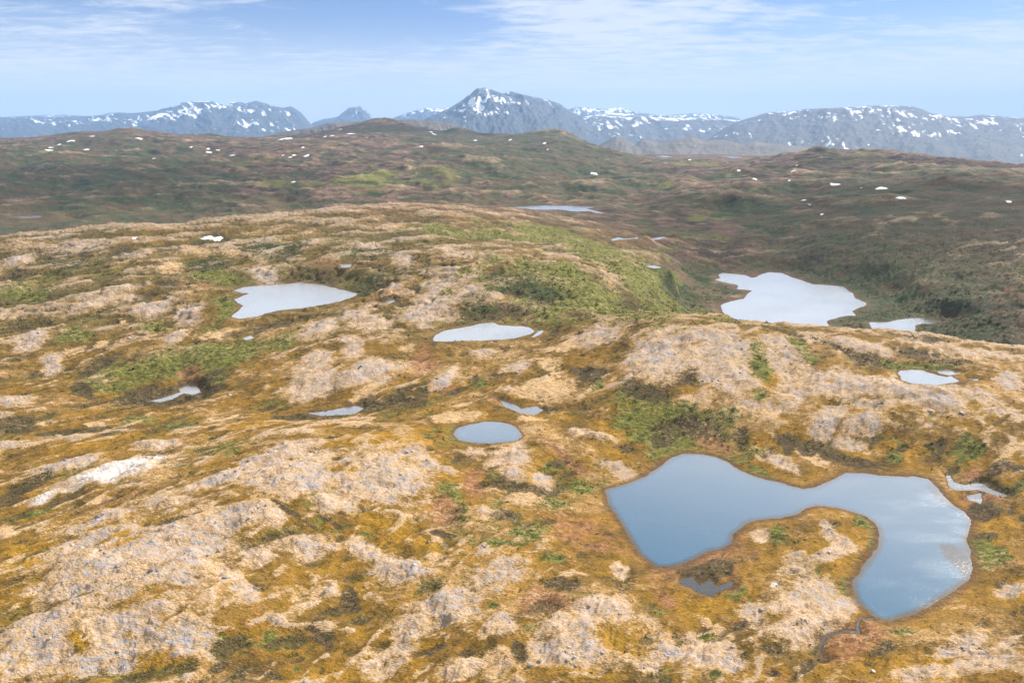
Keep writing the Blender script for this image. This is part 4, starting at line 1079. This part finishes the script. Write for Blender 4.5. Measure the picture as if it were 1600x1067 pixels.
ORD = ["leftmost", "second from left", "third from left", "fourth from left", "fifth from left", "sixth from left", "seventh from left",
       "eighth from left", "ninth from left", "tenth from left", "eleventh from left", "twelfth from left", "thirteenth from left", "fourteenth from left"]
AREAS = [  # (x0, y0, x1, y1) in the photo and how to say it
    ((300, 366, 360, 380), "bright white snow bank under the dark ledge on the left plateau crest"),
    ((195, 366, 230, 378), "tiny snow patch under the ledge left of the bright snow bank"),
    ((0, 205, 215, 224), "of the snow patches along the far left hilltop"),
    ((0, 224, 215, 245), "of the snow patches on the slope below the far left hilltop"),
    ((215, 205, 420, 228), "of the skyline snow patches left of the dark dome"),
    ((215, 228, 420, 275), "of the snow patches on the brown slope at left"),
    ((420, 195, 560, 222), "of the snow patches on the left flank of the dark dome hill"),
    ((420, 222, 560, 290), "of the snow patches below the dark dome hill"),
    ((640, 200, 780, 222), "of the snow patches right of the dark dome hill"),
    ((560, 222, 700, 235), "lone small snow patch directly under the dark dome hill"),
    ((780, 215, 880, 236), "of the snow patches on the brown hill below the central peak"),
    ((900, 262, 945, 280), "white snow patch alone on the green brown slope at picture centre"),
    ((990, 240, 1200, 300), "of the snow patches on the plain below the right foothills"),
    ((1225, 255, 1252, 290), "of the snow patches on the round brown hill at right"),
    ((1286, 282, 1330, 293), "flat white snow patch left of the two big ones on the right hillside"),
    ((1340, 285, 1352, 300), "tiny snow speck between the large patches on the right hillside"),
    ((1360, 285, 1396, 303), "largest white snow patch on the dark right hillside"),
    ((1390, 303, 1425, 315), "triangular white snow patch on the dark right hillside"),
    ((1560, 305, 1600, 322), "snow patch at the right edge of the dark hillside"),
    ((1240, 308, 1300, 345), "of the small snow patches low on the dark right slope"),
]
snows = []
for tile, txt in SNOW.items():
    ox, oy, sc = TILES[tile]
    for item in txt.replace("\n", ";").split(";"):
        x, y, rx, ry, ang = (float(t) for t in item.split())
        if tile in 'AB' and rx < 12:
            continue
        rx, ry = rx * 0.9, ry * 0.85
        snows.append((ox + x / sc, oy + y / sc, rx / sc, ry / sc, R(ang)))
by_area = {}
for k, s_ in enumerate(snows):
    o = snow_patch(*s_, k)
    for i, ((x0, y0, x1, y1), txt) in enumerate(AREAS):
        if x0 <= s_[0] <= x1 and y0 <= s_[1] <= y1:
            by_area.setdefault(i, []).append((s_[0], o))
            break
    else:
        print("no area", s_)
for i, lst in by_area.items():
    lst.sort(key=lambda t: t[0])
    txt = AREAS[i][1]
    for n_, (_, o) in enumerate(lst):
        tag(o, f"{ORD[n_]} {txt}" if txt.startswith("of ") else txt, "snow patch", "old snow patches on the hills")


# ------------------------------------------------------------------ boulders and loose stones
def stone_material():
    m, N, out = new_mat("grey_stone")
    geo = N.new("ShaderNodeNewGeometry")
    f = N.noise(geo.outputs["Position"], 1.3, 5, 0.65)
    tone = N.attr("tone").outputs["Fac"]
    b = N.new("ShaderNodeBsdfPrincipled")
    c = N.mix(tone, (0.16, 0.155, 0.155), (0.50, 0.44, 0.38))
    c = N.mix(N.m("MULTIPLY", N.rng(f, 0.5, 0.7), 0.5), c, (0.30, 0.25, 0.19))
    N.put(b.inputs["Base Color"], c)
    b.inputs["Roughness"].default_value = 0.9
    N.put(out.inputs[0], b.outputs[0])
    return m


ICO_V = []
ICO_F = []


def make_ico():
    import bmesh
    bm = bmesh.new()
    bmesh.ops.create_icosphere(bm, subdivisions=2, radius=1)
    v = np.array([x.co[:] for x in bm.verts]); f = np.array([[x.index for x in p.verts] for p in bm.faces])
    bm.free()
    bm = bmesh.new()
    bmesh.ops.create_icosphere(bm, subdivisions=1, radius=1)
    v1 = np.array([x.co[:] for x in bm.verts]); f1 = np.array([[x.index for x in p.verts] for p in bm.faces])
    bm.free()
    return v, f, v1, f1


IV, IF, IV1, IF1 = make_ico()
stmat = stone_material()


def boulder(px, py, size, tone, label, seed):
    c = hit(H3, [px], [py])[0]
    r_ = np.random.default_rng(seed)
    v = IV.copy()
    for _ in range(9):                     # knock flat faces off a round stone
        n = r_.normal(size=3); n /= np.linalg.norm(n)
        dcut = r_.uniform(0.45, 0.75)
        over = v @ n - dcut
        v = v - np.outer(np.maximum(over, 0), n)
    v = v * np.array([1.0, 0.8, 0.62]) * size
    ang = r_.uniform(0, 6.28)
    v[:, :2] = v[:, :2] @ np.array([[math.cos(ang), -math.sin(ang)], [math.sin(ang), math.cos(ang)]])
    o = np_mesh("boulder", v, IF, stmat, False, {"tone": np.full(len(v), tone)})
    o.location = (c[0], c[1], sample(H3, c[0], c[1]) + 0.28 * size)
    return tag(o, label, "boulder", "boulders on the near knolls")


BOULDERS = [(236, 892, 1.5, 0.0, "dark boulder standing alone on the pale foreground knoll at left"),
            (1364, 1049, 1.0, 1.0, "small white boulder on golden moss at the bottom edge, right"),
            (342, 860, 1.2, 0.3, "grey boulder at the right end of the low rock ledge on the foreground knoll"),
            (326, 867, 1.0, 0.35, "grey boulder at the left end of the low rock ledge on the foreground knoll"),
            (420, 706, 1.3, 0.2, "dark boulder at the west end of the rocky crest behind the knoll"),
            (352, 903, 1.1, 0.15, "dark boulder below the ledge on the foreground knoll"),
            (828, 1040, 1.2, 0.2, "grey boulder beside the dark gully at the bottom edge"),
            (842, 1033, 1.0, 0.1, "dark boulder just right of the gully at the bottom edge")]
for i, b_ in enumerate(BOULDERS):
    boulder(b_[0], b_[1], b_[2] * 0.75, *b_[3:], 40 + i)

# loose stones that nobody could count
nst = 12000
cand_r = rng.uniform(row_of(math.log(118)), row_of(math.log(430)), nst * 8)
cand_c = rng.uniform(0, NA - 1.01, nst * 8)
ri, ci = cand_r.astype(int), cand_c.astype(int)
clus = sstep(0.05, 0.55, nC + 0.6 * nB) ** 2
keepm = rng.random(nst * 8) < (rock[ri, ci] ** 1.5 * clus[ri, ci] * (WET[ri, ci] < 0.05)) * 1.1
ri, ci = ri[keepm][:nst], ci[keepm][:nst]
sx_ = XX[ri, ci] + rng.normal(0, 0.5, len(ri)); sy_ = YY[ri, ci] + rng.normal(0, 0.5, len(ri))
ssz = 0.14 + 0.60 * rng.random(len(ri)) ** 5
ssz = ssz * np.clip(sy_ / 200, 0.75, 1.5)
sv = IV1[None] * (1 + 0.30 * rng.normal(size=(len(ri), len(IV1), 1)))
sv = sv * ssz[:, None, None] * np.stack([rng.uniform(.8, 1.3, len(ri)), rng.uniform(.7, 1.2, len(ri)), rng.uniform(.35, .75, len(ri))], -1)[:, None]
sv[..., 0] += sx_[:, None]; sv[..., 1] += sy_[:, None]
sv[..., 2] += (sample(H3, sx_, sy_) + 0.15 * ssz)[:, None]
sf = (IF1[None] + (np.arange(len(ri)) * len(IV1))[:, None, None]).reshape(-1, 3)
st_o = np_mesh("loose_stones", sv.reshape(-1, 3), sf, stmat, False, {"tone": np.repeat(rng.random(len(ri)) ** 1.6, len(IV1))})
tag(st_o, "grey loose stones strewn over the pale rock knolls", "stones", kind="stuff")


# ------------------------------------------------------------------ low shrubs and tussocks
def shrub_material():
    m, N, out = new_mat("low_shrub")
    tone = N.attr("tone").outputs["Fac"]
    b = N.new("ShaderNodeBsdfPrincipled")
    rp = N.new("ShaderNodeValToRGB")
    N.put(rp.inputs[0], tone)
    e = rp.color_ramp.elements
    e[0].position = 0; e[0].color = (0.050, 0.058, 0.018, 1)
    e[1].position = 1; e[1].color = (0.30, 0.20, 0.075, 1)
    k = e.new(0.35); k.color = (0.085, 0.095, 0.022, 1)
    k = e.new(0.7); k.color = (0.18, 0.12, 0.03, 1)
    N.put(b.inputs["Base Color"], rp.outputs[0])
    b.inputs["Roughness"].default_value = 0.95
    b.inputs["Specular IOR Level"].default_value = 0.1
    N.put(out.inputs[0], b.outputs[0])
    return m


nsh = 42000
cr = rng.uniform(row_of(math.log(118)), row_of(math.log(900)), nsh * 5)
cc = rng.uniform(0, NA - 1.01, nsh * 5)
ri, ci = cr.astype(int), cc.astype(int)
veg = np.clip(0.9 * scrub + 0.75 * green + 0.55 * dark + 0.16 - 0.8 * rock - 0.3 * straw, 0, 1) * (WET < 0.3) * (0.25 + sstep(-0.15, 0.35, nC))
keepm = rng.random(nsh * 5) < veg[ri, ci]
ri, ci = ri[keepm][:nsh], ci[keepm][:nsh]
n_ = len(ri)
sx_ = XX[ri, ci] + rng.normal(0, 0.5, n_); sy_ = YY[ri, ci] + rng.normal(0, 0.6, n_)
ssz = (0.16 + 0.36 * rng.random(n_) ** 2) * np.clip(sy_ / 210, 0.75, 2.6)
LV = 6                                            # leafy flakes in a clump
tri = rng.normal(size=(n_, LV, 3, 3)) * 0.55
cen = rng.normal(size=(n_, LV, 1, 3)) * np.array([0.6, 0.6, 0.28]) + np.array([0, 0, 0.35])
sv = (tri * np.array([1, 1, 0.7]) + cen) * ssz[:, None, None, None]
sv[..., 0] += sx_[:, None, None]; sv[..., 1] += sy_[:, None, None]
sv[..., 2] += sample(H3, sx_, sy_)[:, None, None]
sf = np.arange(n_ * LV * 3).reshape(-1, 3)
tn = np.clip(0.30 * green[ri, ci] + 0.62 * (1 - np.maximum(np.maximum(green, scrub), dark)[ri, ci]) + rng.normal(0, 0.12, n_), 0, 1)
sh_o = np_mesh("low_shrubs", sv.reshape(-1, 3), sf, shrub_material(), False, {"tone": np.repeat(tn, LV * 3)})
tag(sh_o, "low dark shrubs and tussocks scattered over the heath", "shrubs", kind="stuff")


# ------------------------------------------------------------------ haze
def haze_box(x0, x1, y0, y1, z0, z1):
    v = [(x, y, z) for z in (z0, z1) for y in (y0, y1) for x in (x0, x1)]
    f = [(0, 2, 3, 1), (4, 5, 7, 6), (0, 1, 5, 4), (2, 6, 7, 3), (0, 4, 6, 2), (1, 3, 7, 5)]
    m, N, out = new_mat("haze")
    vol = N.new("ShaderNodeVolumePrincipled")
    vol.inputs["Color"].default_value = HAZE_COLOR
    vol.inputs["Density"].default_value = HAZE_DENSITY
    vol.inputs["Anisotropy"].default_value = 0.0
    N.put(out.inputs[1], vol.outputs[0])
    o = np_mesh("haze", v, f, m, False)
    tag(o, "pale blue haze over the far hills and mountains", "haze", kind="stuff")
    return o


HAZE_COLOR = (0.36, 0.58, 0.95, 1)
HAZE_DENSITY = 3.9e-5
haze_box(-47000, 47000, -1500, 32500, -424, 1300)


# ------------------------------------------------------------------ fair-weather clouds above the frame; their shade lies on the far hills
def cloud(tx, ty, ex, ey, opac, label, seed):
    zc = 2100.0
    off = (zc - 0.0) / math.tan(SUN_EL)
    v = IV.copy()
    v = v * (1 + 0.22 * fbm(v[:, 0] * 2 + seed, v[:, 1] * 2 + v[:, 2], 1.0, 3, 0.6, seed)[:, None])
    v = v * np.array([ex, ey, 150.0])
    m, N, out = new_mat("cloud")
    vol = N.new("ShaderNodeVolumePrincipled")
    vol.inputs["Color"].default_value = (1, 1, 1, 1)
    vol.inputs["Density"].default_value = opac * math.sin(SUN_EL) / 300.0
    N.put(out.inputs[1], vol.outputs[0])
    o = np_mesh("cloud", v, IF, m)
    o.location = (tx + off * math.sin(SUN_AZ), ty + off * math.cos(SUN_AZ), zc)
    tag(o, label, "cloud", kind="structure")


cloud(720, 1250, 560, 480, 1.0, "soft cloud high above the right hillside", 3)
cloud(1500, 2500, 900, 560, 0.8, "soft cloud high above the far right hills", 8)
cloud(-1250, 1950, 900, 520, 0.9, "soft cloud high above the far left valley", 12)
cloud(-800, 4400, 900, 600, 0.8, "soft cloud high above the dark dome hill", 17)
C.cycles.volume_bounces = 1
C.cycles.max_bounces = 6
C.cycles.sample_clamp_direct = 5.0
C.render.filter_size = 1.15
C.cycles.use_denoising = True
C.cycles.denoiser = 'OPENIMAGEDENOISE'
C.cycles.denoising_input_passes = 'RGB_ALBEDO_NORMAL'
C.cycles.denoising_prefilter = 'ACCURATE'
C.cycles.use_adaptive_sampling = False
